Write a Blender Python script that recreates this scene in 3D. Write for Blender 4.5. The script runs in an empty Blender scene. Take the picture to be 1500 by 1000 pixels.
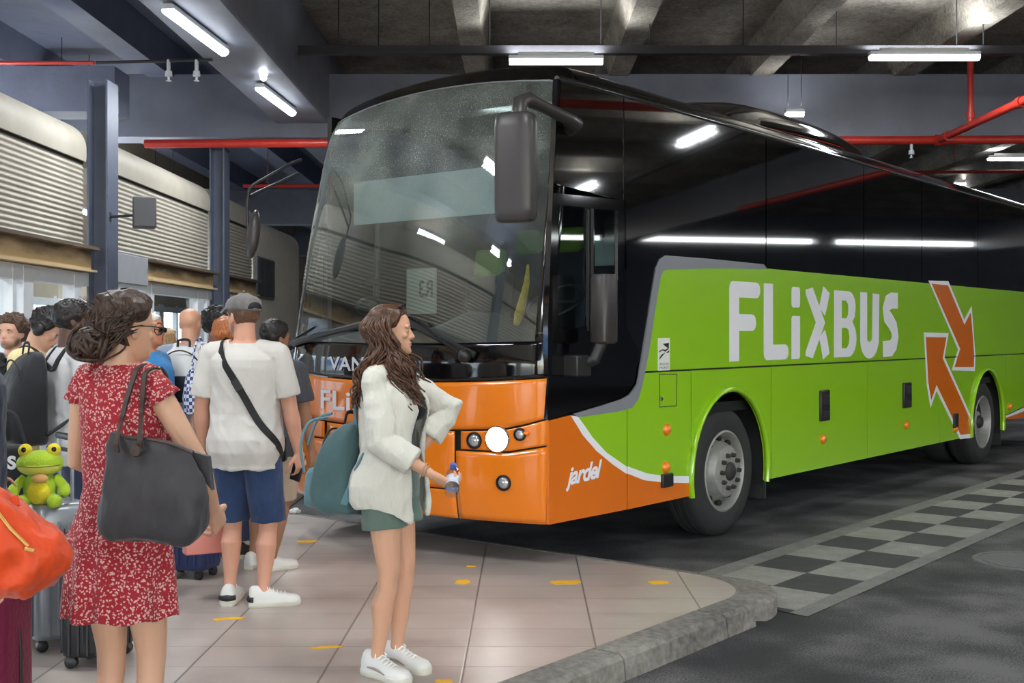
import bpy, bmesh, math, random
import numpy as np
from mathutils import Vector, Matrix, noise as mnoise
from mathutils.geometry import tessellate_polygon
random.seed(7)
SC = bpy.context.scene
COL = SC.collection
F, CX, HY, EYE = 1700.0, 750.0, 487.0, 1.65      # survey constants taken from the photograph
PLAT = 0.12                                       # height of the passenger platform
PI = math.pi
V = Vector

def at(px, py, Y):
    return V(((px - CX) / F * Y, Y, EYE - (py - HY) / F * Y))
def ground(px, py, z=0.0):
    Y = (EYE - z) * F / (py - HY)
    return V(((px - CX) / F * Y, Y, z))
def lin(c):
    return tuple(((v/255)/12.92 if v/255 <= .04045 else ((v/255+.055)/1.055)**2.4) for v in c)

# ------------------------------------------------------------------ materials
MATS = {}
def mat(name, col, rough=.5, metal=0., var=0., vscale=8., bump=0., bscale=40., coat=0., spec=.5,
        emit=None, estr=0., stretch=(1, 1, 1), trans=0., sss=0., attr=None, sheen=0.):
    if name in MATS: return MATS[name]
    m = bpy.data.materials.new(name); m.use_nodes = True
    nt = m.node_tree; N = nt.nodes; L = nt.links
    b = N['Principled BSDF']
    c = lin(col) + (1,)
    b.inputs['Base Color'].default_value = c
    b.inputs['Roughness'].default_value = rough
    b.inputs['Metallic'].default_value = metal
    b.inputs['Specular IOR Level'].default_value = spec
    b.inputs['Coat Weight'].default_value = coat
    b.inputs['Coat Roughness'].default_value = .05
    b.inputs['Transmission Weight'].default_value = trans
    b.inputs['Sheen Weight'].default_value = sheen
    if sss:
        b.inputs['Subsurface Weight'].default_value = sss
        b.inputs['Subsurface Radius'].default_value = (.012, .005, .003)
        b.inputs['Subsurface Scale'].default_value = 1.0
    if emit:
        b.inputs['Emission Color'].default_value = lin(emit) + (1,)
        b.inputs['Emission Strength'].default_value = estr
    src = None
    if attr:
        a = N.new('ShaderNodeAttribute'); a.attribute_name = attr; src = a.outputs['Color']
        L.new(src, b.inputs['Base Color'])
    if var or bump:
        tc = N.new('ShaderNodeTexCoord'); mp = N.new('ShaderNodeMapping')
        mp.inputs['Scale'].default_value = stretch
        L.new(tc.outputs['Object'], mp.inputs['Vector'])
    if var:
        n = N.new('ShaderNodeTexNoise'); n.inputs['Scale'].default_value = vscale; n.inputs['Detail'].default_value = 6
        n.inputs['Roughness'].default_value = .65
        L.new(mp.outputs[0], n.inputs['Vector'])
        r = N.new('ShaderNodeMapRange'); r.inputs['From Min'].default_value = .3; r.inputs['From Max'].default_value = .7
        r.inputs['To Min'].default_value = 1 - var; r.inputs['To Max'].default_value = 1 + var
        L.new(n.outputs['Fac'], r.inputs['Value'])
        mx = N.new('ShaderNodeMix'); mx.data_type = 'RGBA'; mx.blend_type = 'MULTIPLY'; mx.inputs['Factor'].default_value = 1
        if src: L.new(src, mx.inputs[6])
        else: mx.inputs[6].default_value = c
        cm = N.new('ShaderNodeCombineColor')
        for i in range(3): L.new(r.outputs[0], cm.inputs[i])
        L.new(cm.outputs[0], mx.inputs[7]); L.new(mx.outputs[2], b.inputs['Base Color'])
    if bump:
        n2 = N.new('ShaderNodeTexNoise'); n2.inputs['Scale'].default_value = bscale; n2.inputs['Detail'].default_value = 4
        L.new(mp.outputs[0], n2.inputs['Vector'])
        bp = N.new('ShaderNodeBump'); bp.inputs['Strength'].default_value = bump; bp.inputs['Distance'].default_value = .02
        L.new(n2.outputs['Fac'], bp.inputs['Height']); L.new(bp.outputs[0], b.inputs['Normal'])
    MATS[name] = m
    return m

def nodes_of(m): return m.node_tree.nodes, m.node_tree.links
def math_node(N, L, op, a, b=None, c=None):
    n = N.new('ShaderNodeMath'); n.operation = op
    for i, x in enumerate((a, b, c)):
        if x is None: continue
        if isinstance(x, (int, float)): n.inputs[i].default_value = x
        else: L.new(x, n.inputs[i])
    return n.outputs[0]

# ------------------------------------------------------------------ objects, names, labels
def tag(o, label=None, cat=None, group=None, kind=None):
    if label: o['label'] = label
    if cat: o['category'] = cat
    if group: o['group'] = group
    if kind: o['kind'] = kind
    return o
def empty(name, loc=(0, 0, 0), rz=0, label=None, cat=None, group=None):
    o = bpy.data.objects.new(name, None); COL.objects.link(o)
    o.location = loc; o.rotation_euler = (0, 0, rz); o.empty_display_size = .1
    return tag(o, label, cat, group)
def link_mesh(name, me, mats, parent=None, loc=None):
    o = bpy.data.objects.new(name, me); COL.objects.link(o)
    for m in (mats if isinstance(mats, (list, tuple)) else [mats]): me.materials.append(m)
    if parent: o.parent = parent
    if loc is not None: o.location = loc
    return o
def copy_tree(o, parent=None):
    c = o.copy(); COL.objects.link(c)
    if parent: c.parent = parent
    for ch in list(o.children): copy_tree(ch, c)
    return c

class MB:
    """collects shapes, then links them as one mesh object"""
    def __init__(s): s.v = []; s.f = []; s.m = []; s.cm = 0
    def add(s, vs, fs):
        o = len(s.v); s.v.extend([tuple(p) for p in vs]); s.f.extend([tuple(i + o for i in f) for f in fs]); s.m.extend([s.cm] * len(fs)); return s
    def box(s, c, d, M=None):
        hx, hy, hz = d[0]/2, d[1]/2, d[2]/2
        vs = [V((x*hx, y*hy, z*hz)) for z in (-1, 1) for y in (-1, 1) for x in (-1, 1)]
        if M is not None: vs = [M @ p for p in vs]
        vs = [p + V(c) for p in vs]
        return s.add(vs, [(0, 2, 3, 1), (4, 5, 7, 6), (0, 1, 5, 4), (2, 6, 7, 3), (0, 4, 6, 2), (1, 3, 7, 5)])
    def bar(s, a, b, w, h, up=(0, 0, 1)):
        a, b = V(a), V(b); d = (b - a); Lh = d.length; d.normalize()
        x = d.cross(V(up))
        if x.length < 1e-4: x = d.cross(V((0, 1, 0)))
        x.normalize(); z = x.cross(d)
        M = Matrix((x, d, z)).transposed()
        return s.box((a + b) / 2, (w, Lh, h), M)
    def loft(s, rings, caps=True):
        n = len(rings[0]); vs = [p for r in rings for p in r]; fs = []
        for i in range(len(rings) - 1):
            for j in range(n):
                k = (j + 1) % n
                fs.append((i*n + j, i*n + k, (i+1)*n + k, (i+1)*n + j))
        if caps:
            fs.append(tuple(range(n - 1, -1, -1))); o = (len(rings) - 1) * n; fs.append(tuple(range(o, o + n)))
        return s.add(vs, fs)
    def tube(s, path, r, n=10, caps=True, flat=1., up=None):
        path = [V(p) for p in path]; k = len(path)
        rs = r if isinstance(r, (list, tuple)) else [r] * k
        rings = []; pn = None
        for i, p in enumerate(path):
            t = (path[min(i+1, k-1)] - path[max(i-1, 0)])
            if t.length < 1e-9: t = V((0, 0, 1))
            t.normalize()
            if pn is None:
                a = V(up) if up is not None else (V((0, 0, 1)) if abs(t.z) < .9 else V((0, 1, 0)))
                pn = a - t * a.dot(t); pn.normalize()
            else:
                pn = pn - t * pn.dot(t); pn.normalize()
            bn = t.cross(pn)
            rings.append([p + (pn*math.cos(2*PI*j/n)*flat + bn*math.sin(2*PI*j/n)) * rs[i] for j in range(n)])
        return s.loft(rings, caps)
    def ball(s, c, r, M=None, nu=16, nv=10):
        r = (r, r, r) if isinstance(r, (int, float)) else r
        rings = []
        for i in range(nv + 1):
            th = PI * (i + .02) / (nv + .04); rr = math.sin(th); z = -math.cos(th)
            ring = [V((rr*math.cos(2*PI*j/nu)*r[0], rr*math.sin(2*PI*j/nu)*r[1], z*r[2])) for j in range(nu)]
            if M is not None: ring = [M @ p for p in ring]
            rings.append([p + V(c) for p in ring])
        return s.loft(rings)
    def lathe(s, prof, c=(0, 0, 0), axis='Z', n=24, caps=True):
        rings = []
        for r, h in prof:
            ring = []
            for j in range(n):
                a = 2*PI*j/n; x, y = r*math.cos(a), r*math.sin(a)
                p = {'Z': V((x, y, h)), 'Y': V((x, h, -y)), 'X': V((h, x, y))}[axis]
                ring.append(p + V(c))
            rings.append(ring)
        return s.loft(rings, caps)
    def poly(s, pts, fn, depth=0., back=None):
        """flat polygon (2d points) mapped by fn(a, b, d) to space, extruded by depth"""
        n = len(pts)
        tri = tessellate_polygon([[V((p[0], p[1], 0)) for p in pts]])
        top = [fn(a, b, 0.) for a, b in pts]
        if depth:
            bot = [fn(a, b, depth) for a, b in pts]
            s.add(top + bot, [tuple(t) for t in tri] + [(t[2]+n, t[1]+n, t[0]+n) for t in tri] + [(i, (i+1) % n, (i+1) % n + n, i + n) for i in range(n)])
        else: s.add(top, [tuple(t) for t in tri])
        return s
    def grid(s, fn, nu, nv, closed=False):
        vs = [fn(i/nu, j/nv) for j in range(nv + 1) for i in range(nu + (0 if closed else 1))]
        w = nu if closed else nu + 1; fs = []
        for j in range(nv):
            for i in range(nu):
                k = (i + 1) % w if closed else i + 1
                fs.append((j*w + i, j*w + k, (j+1)*w + k, (j+1)*w + i))
        return s.add(vs, fs)
    def mesh(s, name):
        me = bpy.data.meshes.new(name); me.from_pydata(s.v, [], s.f)
        if s.m: me.polygons.foreach_set('material_index', s.m)
        me.update(); return me
    def build(s, name, mats, parent=None, smooth=35, bevel=0., segs=2, loc=None, solid=0., fixn=True):
        me = s.mesh(name)
        if fixn:
            bm = bmesh.new(); bm.from_mesh(me); bmesh.ops.recalc_face_normals(bm, faces=bm.faces[:]); bm.to_mesh(me); bm.free()
        if smooth:
            me.polygons.foreach_set('use_smooth', [True] * len(me.polygons))
            if smooth < 180: me.set_sharp_from_angle(angle=math.radians(smooth))
        o = link_mesh(name, me, mats, parent, loc)
        if solid:
            md = o.modifiers.new('thick', 'SOLIDIFY'); md.thickness = solid; md.offset = 0
        if bevel:
            md = o.modifiers.new('edge', 'BEVEL'); md.width = bevel; md.segments = segs; md.limit_method = 'ANGLE'; md.angle_limit = math.radians(40)
        return o

def remesh(mb, voxel, smooth=3, name='m', fac=.5):
    me = mb.mesh('tmp'); o = bpy.data.objects.new('tmp', me); COL.objects.link(o)
    r = o.modifiers.new('r', 'REMESH'); r.mode = 'VOXEL'; r.voxel_size = voxel; r.use_smooth_shade = True
    if smooth:
        sm = o.modifiers.new('s', 'SMOOTH'); sm.factor = fac; sm.iterations = smooth
    dg = bpy.context.evaluated_depsgraph_get(); dg.update()
    out = bpy.data.meshes.new_from_object(o.evaluated_get(dg)); out.name = name
    bpy.data.objects.remove(o); bpy.data.meshes.remove(me)
    out.polygons.foreach_set('use_smooth', [True] * len(out.polygons))
    out.materials.clear()
    return out
def coords(me):
    a = np.empty(len(me.vertices)*3, 'f'); me.vertices.foreach_get('co', a); return a.reshape(-1, 3)
def set_coords(me, a):
    me.vertices.foreach_set('co', a.astype('f').ravel()); me.update()
def normals(me):
    a = np.empty(len(me.vertices)*3, 'f'); me.vertices.foreach_get('normal', a); return a.reshape(-1, 3)
def displace(me, amp, scale, mask=None, seed=0):
    co = coords(me); n = normals(me); sc = np.array(scale)
    d = np.array([mnoise.noise(V((p[0]*sc[0] + seed, p[1]*sc[1] + seed*2, p[2]*sc[2]))) for p in co])
    if mask is not None: d = d * mask(co)
    set_coords(me, co + n * (d * amp)[:, None])
def creases(me, amp, scale, seed=0, mask=None):
    """sharp diagonal pulls in cloth: ridged noise in a sheared frame"""
    co = coords(me); n = normals(me)
    q = np.stack([(co[:, 0] + .45*co[:, 2])*scale[0], co[:, 1]*scale[1], (co[:, 2] - .5*np.abs(co[:, 0]))*scale[2]], 1)
    d = np.array([.35 - abs(mnoise.noise(V((p[0] + seed, p[1] - seed, p[2])))) for p in q])
    if mask is not None: d = d * mask(co)
    set_coords(me, co + n * (d * amp)[:, None])
def paint(me, base, spots):
    """colour attribute: base colour + soft ellipsoidal patches (centre, radii, colour, hardness)"""
    co = coords(me); c = np.tile(np.array(lin(base)), (len(co), 1))
    for ctr, rad, col, hard in spots:
        d = np.sqrt((((co - np.array(ctr)) / np.array(rad))**2).sum(1))
        w = np.clip((1 - d) * hard, 0, 1)[:, None]
        c = c * (1 - w) + np.array(lin(col)) * w
    a = me.color_attributes.new('Col', 'FLOAT_COLOR', 'POINT')
    a.data.foreach_set('color', np.hstack([c, np.ones((len(co), 1))]).astype('f').ravel())

def text_mesh(body, size, shear=0., space=1., bold=0.):
    """outline lettering in the built-in font as (verts, faces) in the xy plane"""
    c = bpy.data.curves.new('t', 'FONT'); c.body = body; c.size = size; c.shear = shear; c.space_character = space; c.offset = bold
    o = bpy.data.objects.new('t', c); COL.objects.link(o)
    dg = bpy.context.evaluated_depsgraph_get(); dg.update()
    me = bpy.data.meshes.new_from_object(o.evaluated_get(dg))
    vs = [v.co.copy() for v in me.vertices]; fs = [tuple(p.vertices) for p in me.polygons]
    bpy.data.objects.remove(o); bpy.data.curves.remove(c); bpy.data.meshes.remove(me)
    return vs, fs
def stroke(mb, pts, w, fn, depth=.002, closed=False):
    """ribbon of width w along 2d points, mitred"""
    pts = [V((p[0], p[1])) for p in pts]; n = len(pts); Lf = []; Rt = []
    for i in range(n):
        if closed: a, b = pts[i-1], pts[(i+1) % n]
        else: a, b = pts[max(i-1, 0)], pts[min(i+1, n-1)]
        d1 = (pts[i] - a).normalized() if (pts[i] - a).length > 1e-9 else None
        d2 = (b - pts[i]).normalized() if (b - pts[i]).length > 1e-9 else None
        d1 = d1 or d2; d2 = d2 or d1
        nn = V((-(d1.y + d2.y), d1.x + d2.x)).normalized()
        k = 1 / max(.4, nn.dot(V((-d1.y, d1.x))))
        Lf.append(pts[i] + nn*w/2*k); Rt.append(pts[i] - nn*w/2*k)
    m = n if closed else n - 1
    vs = [fn(p.x, p.y, 0) for p in Lf] + [fn(p.x, p.y, 0) for p in Rt] + [fn(p.x, p.y, depth) for p in Lf] + [fn(p.x, p.y, depth) for p in Rt]
    fs = []
    for i in range(m):
        j = (i + 1) % n
        fs += [(i, j, n + j, n + i), (2*n + i, 3*n + i, 3*n + j, 2*n + j), (i, 2*n + i, 2*n + j, j), (n + i, n + j, 3*n + j, 3*n + i)]
    mb.add(vs, fs)
def arc(cx, cy, rx, ry, a0, a1, n=10):
    return [(cx + rx*math.cos(math.radians(a0 + (a1-a0)*i/n)), cy + ry*math.sin(math.radians(a0 + (a1-a0)*i/n))) for i in range(n + 1)]
# ================================================================== THE BUS STATION HALL
U2, W2, P0 = V((.630, .776)), V((-.776, .630)), V((.229, 7.49))    # coach axis (towards its rear), across, near front corner
def bxy(xb, yb): p = P0 + U2*xb + W2*yb; return (p.x, p.y)
WX = -4.06                                                          # plane of the left wall

def struct(name, mb, m, **k):
    o = mb.build(name, m, **k) if isinstance(mb, MB) else mb
    return tag(o, kind='structure')

# ---- materials of the hall
def asphalt():
    m = mat('asphalt', (74, 72, 73), rough=.8, spec=.35); N, L = nodes_of(m); b = N['Principled BSDF']
    g = N.new('ShaderNodeNewGeometry')
    n1 = N.new('ShaderNodeTexNoise'); n1.inputs['Scale'].default_value = 90; n1.inputs['Detail'].default_value = 3
    n2 = N.new('ShaderNodeTexNoise'); n2.inputs['Scale'].default_value = 1.1; n2.inputs['Detail'].default_value = 7
    for n in (n1, n2): L.new(g.outputs['Position'], n.inputs['Vector'])
    s = math_node(N, L, 'MULTIPLY_ADD', n1.outputs['Fac'], .9, math_node(N, L, 'MULTIPLY', n2.outputs['Fac'], 1.5))
    r = N.new('ShaderNodeValToRGB'); e = r.color_ramp.elements
    e[0].position = .75; e[0].color = lin((44, 43, 45)) + (1,); e[1].position = 1.0; e[1].color = lin((101, 99, 99)) + (1,)
    e2 = r.color_ramp.elements.new(.9); e2.color = lin((70, 69, 70)) + (1,)
    mr = math_node(N, L, 'MULTIPLY', s, .75); L.new(mr, r.inputs[0]); L.new(r.outputs[0], b.inputs['Base Color'])
    bp = N.new('ShaderNodeBump'); bp.inputs['Strength'].default_value = .5; bp.inputs['Distance'].default_value = .006
    L.new(n1.outputs['Fac'], bp.inputs['Height']); L.new(bp.outputs[0], b.inputs['Normal'])
    return m
def tiles():
    m = mat('platform_tiles', (180, 172, 164), rough=.34, spec=.5); N, L = nodes_of(m); b = N['Principled BSDF']
    g = N.new('ShaderNodeNewGeometry'); sp = N.new('ShaderNodeSeparateXYZ'); L.new(g.outputs['Position'], sp.inputs[0])
    x = math_node(N, L, 'MULTIPLY_ADD', sp.outputs[1], -.0118, sp.outputs[0])
    tx = math_node(N, L, 'DIVIDE', math_node(N, L, 'ADD', x, .2835 + .626*40), .626)
    ty = math_node(N, L, 'DIVIDE', math_node(N, L, 'ADD', sp.outputs[1], -5.32 + .338*60), .338)
    fx, fy = math_node(N, L, 'FRACT', tx), math_node(N, L, 'FRACT', ty)
    dx = math_node(N, L, 'SUBTRACT', .5, math_node(N, L, 'ABSOLUTE', math_node(N, L, 'SUBTRACT', fx, .5)))
    dy = math_node(N, L, 'SUBTRACT', .5, math_node(N, L, 'ABSOLUTE', math_node(N, L, 'SUBTRACT', fy, .5)))
    jx = math_node(N, L, 'SMOOTH_MIN', math_node(N, L, 'MULTIPLY', dx, .626/.008), 5, .1)
    jy = math_node(N, L, 'MULTIPLY', dy, .338/.005)
    k = math_node(N, L, 'MINIMUM', math_node(N, L, 'MINIMUM', jx, jy), 1.0)
    jl = math_node(N, L, 'MINIMUM', math_node(N, L, 'ADD', math_node(N, L, 'MULTIPLY', math_node(N, L, 'MINIMUM', jy, 1.), .6), .4), 1.0)
    kk = math_node(N, L, 'MULTIPLY', math_node(N, L, 'MINIMUM', jx, 1.), jl)
    cm = N.new('ShaderNodeCombineXYZ'); L.new(math_node(N, L, 'FLOOR', tx), cm.inputs[0]); L.new(math_node(N, L, 'FLOOR', ty), cm.inputs[1])
    wn = N.new('ShaderNodeTexWhiteNoise'); wn.noise_dimensions = '2D'; L.new(cm.outputs[0], wn.inputs['Vector'])
    n2 = N.new('ShaderNodeTexNoise'); n2.inputs['Scale'].default_value = 2.2; n2.inputs['Detail'].default_value = 8; n2.inputs['Roughness'].default_value = .7
    L.new(g.outputs['Position'], n2.inputs['Vector'])
    v = math_node(N, L, 'MULTIPLY_ADD', wn.outputs[0], .14, math_node(N, L, 'MULTIPLY_ADD', n2.outputs['Fac'], .75, .52))
    v = math_node(N, L, 'MULTIPLY', v, math_node(N, L, 'MULTIPLY_ADD', kk, .72, .28))
    mx = N.new('ShaderNodeVectorMath'); mx.operation = 'SCALE'; mx.inputs[0].default_value = lin((172, 160, 152)); L.new(v, mx.inputs['Scale'])
    L.new(mx.outputs[0], b.inputs['Base Color'])
    L.new(math_node(N, L, 'MULTIPLY_ADD', n2.outputs['Fac'], .35, .2), b.inputs['Roughness'])
    bp = N.new('ShaderNodeBump'); bp.inputs['Strength'].default_value = .4; bp.inputs['Distance'].default_value = .003
    L.new(k, bp.inputs['Height']); L.new(bp.outputs[0], b.inputs['Normal'])
    return m
def checker():
    m = mat('painted_checker', (150, 148, 143), rough=.8); N, L = nodes_of(m); b = N['Principled BSDF']
    tc = N.new('ShaderNodeTexCoord'); sp = N.new('ShaderNodeSeparateXYZ'); L.new(tc.outputs['Object'], sp.inputs[0])
    # object space: x along the coach, y across, origin at (xb .35, yb -1.63)
    rowf = math_node(N, L, 'DIVIDE', math_node(N, L, 'SUBTRACT', sp.outputs[1], .12), .41)
    row = math_node(N, L, 'FLOOR', rowf)
    inside = math_node(N, L, 'MULTIPLY', math_node(N, L, 'GREATER_THAN', rowf, 0.), math_node(N, L, 'LESS_THAN', rowf, 2.))
    ph = math_node(N, L, 'MULTIPLY_ADD', row, .5, math_node(N, L, 'DIVIDE', math_node(N, L, 'SUBTRACT', sp.outputs[0], .62 - 10.4), 1.04))
    dark = math_node(N, L, 'MULTIPLY', math_node(N, L, 'LESS_THAN', math_node(N, L, 'FRACT', ph), .5), inside)
    n = N.new('ShaderNodeTexNoise'); n.inputs['Scale'].default_value = 5; n.inputs['Detail'].default_value = 9; n.inputs['Roughness'].default_value = .75
    L.new(tc.outputs['Object'], n.inputs['Vector'])
    n3 = N.new('ShaderNodeTexNoise'); n3.inputs['Scale'].default_value = 80; L.new(tc.outputs['Object'], n3.inputs['Vector'])
    f = math_node(N, L, 'MULTIPLY_ADD', n.outputs['Fac'], 1.3, math_node(N, L, 'MULTIPLY_ADD', n3.outputs['Fac'], .5, .1))
    a = N.new('ShaderNodeMix'); a.data_type = 'RGBA'; a.inputs[6].default_value = lin((138, 137, 131)) + (1,); a.inputs[7].default_value = lin((58, 57, 59)) + (1,)
    edge = math_node(N, L, 'MULTIPLY', math_node(N, L, 'SUBTRACT', 1., inside), .35)
    L.new(math_node(N, L, 'MAXIMUM', dark, edge), a.inputs['Factor'])
    mu = N.new('ShaderNodeVectorMath'); mu.operation = 'SCALE'; L.new(a.outputs[2], mu.inputs[0]); L.new(f, mu.inputs['Scale'])
    L.new(mu.outputs[0], b.inputs['Base Color'])
    return m
def board_concrete(name, c1, c2):
    m = mat(name, c1, rough=.85, spec=.25); N, L = nodes_of(m); b = N['Principled BSDF']
    g = N.new('ShaderNodeNewGeometry'); mp = N.new('ShaderNodeMapping'); mp.inputs['Scale'].default_value = (1, .8, 2); L.new(g.outputs['Position'], mp.inputs[0])
    n = N.new('ShaderNodeTexNoise'); n.inputs['Scale'].default_value = 1.6; n.inputs['Detail'].default_value = 9; n.inputs['Roughness'].default_value = .72; L.new(mp.outputs[0], n.inputs['Vector'])
    n2 = N.new('ShaderNodeTexNoise'); n2.inputs['Scale'].default_value = 26; n2.inputs['Detail'].default_value = 5; L.new(g.outputs['Position'], n2.inputs['Vector'])
    f = math_node(N, L, 'MULTIPLY_ADD', n2.outputs['Fac'], .55, math_node(N, L, 'MULTIPLY', n.outputs['Fac'], .8))
    r = N.new('ShaderNodeValToRGB'); e = r.color_ramp.elements
    e[0].position = .45; e[0].color = lin(c2) + (1,); e[1].position = .82; e[1].color = lin(c1) + (1,)
    L.new(f, r.inputs[0]); L.new(r.outputs[0], b.inputs['Base Color'])
    bp = N.new('ShaderNodeBump'); bp.inputs['Strength'].default_value = .5; bp.inputs['Distance'].default_value = .02
    L.new(n2.outputs['Fac'], bp.inputs['Height']); L.new(bp.outputs[0], b.inputs['Normal'])
    return m
def clear_glass(name, tint=(.9, .95, .95), dirt=0., r0=.07):
    m = bpy.data.materials.new(name); m.use_nodes = True; N, L = nodes_of(m); N.clear()
    out = N.new('ShaderNodeOutputMaterial'); tr = N.new('ShaderNodeBsdfTransparent'); tr.inputs[0].default_value = tint + (1,)
    gl = N.new('ShaderNodeBsdfGlossy'); gl.inputs['Roughness'].default_value = .02
    fr = N.new('ShaderNodeLayerWeight'); fr.inputs['Blend'].default_value = .5
    sch = math_node(N, L, 'MULTIPLY_ADD', math_node(N, L, 'POWER', fr.outputs['Facing'], 4.5), .9, r0)
    mx = N.new('ShaderNodeMixShader'); L.new(sch, mx.inputs[0])
    L.new(tr.outputs[0], mx.inputs[1]); L.new(gl.outputs[0], mx.inputs[2])
    last = mx.outputs[0]
    if dirt:
        tc = N.new('ShaderNodeTexCoord')
        n1 = N.new('ShaderNodeTexNoise'); n1.inputs['Scale'].default_value = 120; n1.inputs['Detail'].default_value = 2
        n2 = N.new('ShaderNodeTexNoise'); n2.inputs['Scale'].default_value = 2.0; n2.inputs['Detail'].default_value = 6
        for n in (n1, n2): L.new(tc.outputs['Object'], n.inputs['Vector'])
        sp = N.new('ShaderNodeMapRange'); sp.inputs['From Min'].default_value = .60; sp.inputs['From Max'].default_value = .78; L.new(n1.outputs['Fac'], sp.inputs['Value'])
        hz = N.new('ShaderNodeMapRange'); hz.inputs['From Min'].default_value = .35; hz.inputs['From Max'].default_value = .75; L.new(n2.outputs['Fac'], hz.inputs['Value'])
        zz = N.new('ShaderNodeSeparateXYZ'); L.new(tc.outputs['Object'], zz.inputs[0])
        up = N.new('ShaderNodeMapRange'); up.inputs['From Min'].default_value = 1.9; up.inputs['From Max'].default_value = 2.9; L.new(zz.outputs[2], up.inputs['Value'])
        amt = math_node(N, L, 'MULTIPLY', math_node(N, L, 'MULTIPLY_ADD', sp.outputs[0], .55, math_node(N, L, 'MULTIPLY_ADD', hz.outputs[0], .42, .10)), math_node(N, L, 'MULTIPLY_ADD', up.outputs[0], dirt, dirt*.12))
        df = N.new('ShaderNodeBsdfDiffuse'); df.inputs[0].default_value = (.55, .62, .56, 1)
        m2 = N.new('ShaderNodeMixShader'); L.new(amt, m2.inputs[0]); L.new(last, m2.inputs[1]); L.new(df.outputs[0], m2.inputs[2]); last = m2.outputs[0]
    L.new(last, out.inputs[0]); MATS[name] = m
    return m

M_asph, M_tile, M_check = asphalt(), tiles(), checker()
M_kerb = board_concrete('kerb_stone', (140, 136, 128), (84, 82, 78))
M_conc = board_concrete('raw_concrete', (172, 165, 153), (96, 92, 85))
M_blue = mat('blue_grey_paint', (124, 129, 143), rough=.5, var=.12, vscale=2.5, bump=.08, bscale=12)
M_blued = mat('dark_blue_grey_paint', (98, 104, 124), rough=.6, var=.14, vscale=3, bump=.15, bscale=30)
M_steel = mat('painted_steel', (84, 91, 108), rough=.45, var=.1, vscale=5)
M_shut = mat('cream_shutter', (176, 170, 156), rough=.55, var=.1, vscale=3, bump=.03, bscale=20)
M_seal = mat('dark_gap', (24, 24, 26), rough=.8)
M_white = mat('white_frame', (206, 210, 214), rough=.4, var=.05)
M_glass = clear_glass('window_glass')
M_red = mat('red_pipe_paint', (196, 52, 40), rough=.35, var=.12, vscale=6)
M_dark = mat('dark_metal', (42, 42, 46), rough=.5, var=.1)
M_tube = mat('lit_tube', (255, 255, 255), emit=(244, 249, 255), estr=16)
M_grey = mat('grey_metal', (120, 122, 126), rough=.5, var=.08)
M_wallgrey = mat('far_wall', (88, 90, 96), rough=.8, var=.2, vscale=1.2)

# ---- ground, platform, kerb
mb = MB(); mb.add([(-30, -30, 0), (45, -30, 0), (45, 60, 0), (-30, 60, 0)], [(0, 1, 2, 3)])
struct('ground', mb, M_asph)
def corner(rad, off):      # rounded platform corner in coach coordinates
    return [(.48 + off - rad + rad*math.sin(a), -1.30 - off + rad - rad*math.cos(a)) for a in [PI/2*i/10 for i in range(11)]]
edge = [(-8.9, -1.30)] + corner(.5, 0) + [(.48, 3.4)]
pts = [bxy(*p) for p in edge]
pts += [(pts[-1][0], 24), (WX - .3, 24)]
mb = MB(); mb.poly(pts, lambda a, b, d: V((a, b, PLAT - d)), .13)
struct('floor', mb, M_tile, smooth=0)
# kerb stones, one block per metre along the roadway edge, then the rounded corner
ks = [-9.75 + 1.05*i for i in range(9)] + [-.35]
mb = MB()
for a, b in zip(ks[:-1], ks[1:]):
    a += .006; b -= .006
    prof = [(-1.30, PLAT + .002), (-1.46, PLAT + .002), (-1.485, PLAT - .02), (-1.50, -.02), (-1.30, -.02)]
    mb.loft([[V(bxy(x, y) + (z,)) for y, z in prof] for x in (a, b)])
inn, outr = corner(.5, 0), corner(.55, .19)
for i0, i1 in ((0, 3), (3, 7), (7, 10)):
    rings = []
    for i in range(i0, i1 + 1):
        e = 1e-3
        p, q = inn[i], (min(outr[i][0], .55), outr[i][1])
        rings.append([V(bxy(*p) + (PLAT + .002,)), V(bxy(p[0] + (q[0]-p[0])*.86, p[1] + (q[1]-p[1])*.86) + (PLAT + .002,)), V(bxy(*q) + (PLAT - .022,)), V(bxy(*q) + (-.02,)), V(bxy(*p) + (-.02,))])
    mb.loft(rings)
mb.loft([[V(bxy(x, y) + (z,)) for y, z in [(-1.30, PLAT + .002), (-1.46, PLAT + .002), (-1.485, PLAT - .02), (-1.50, -.02), (-1.30, -.02)]] for x in (-.345, -.03)])
mb.loft([[V(bxy(x, y) + (z,)) for x, z in [(.48, PLAT + .002), (.55, PLAT - .004), (.56, -.02), (.48, -.02)]] for y in (-.80, 3.4)])
tag(mb.build('kerb', M_kerb, smooth=0), kind='structure')
# checker strip painted on the roadway
mb = MB(); mb.add([(0, 0, 0), (16, 0, 0), (16, 1.10, 0), (.15, 1.10, 0)], [(0, 1, 2, 3)])
o = mb.build('road_marking', M_check); o.location = bxy(.35, -1.63) + (.004,); o.rotation_euler[2] = math.atan2(.776, .63)
tag(o, kind='structure')
# manhole cover at the right edge of the picture
g0 = ground(1503, 822)
mb = MB(); mb.lathe([(0, .006), (.30, .006), (.30, .002), (.33, .002), (.33, .008), (.36, .008), (.37, 0)], g0, n=40)
tag(mb.build('manhole_cover', mat('cast_iron', (96, 95, 96), rough=.6, var=.2, vscale=30)), 'round grey iron manhole cover in the roadway at the right edge', 'manhole')

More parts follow.
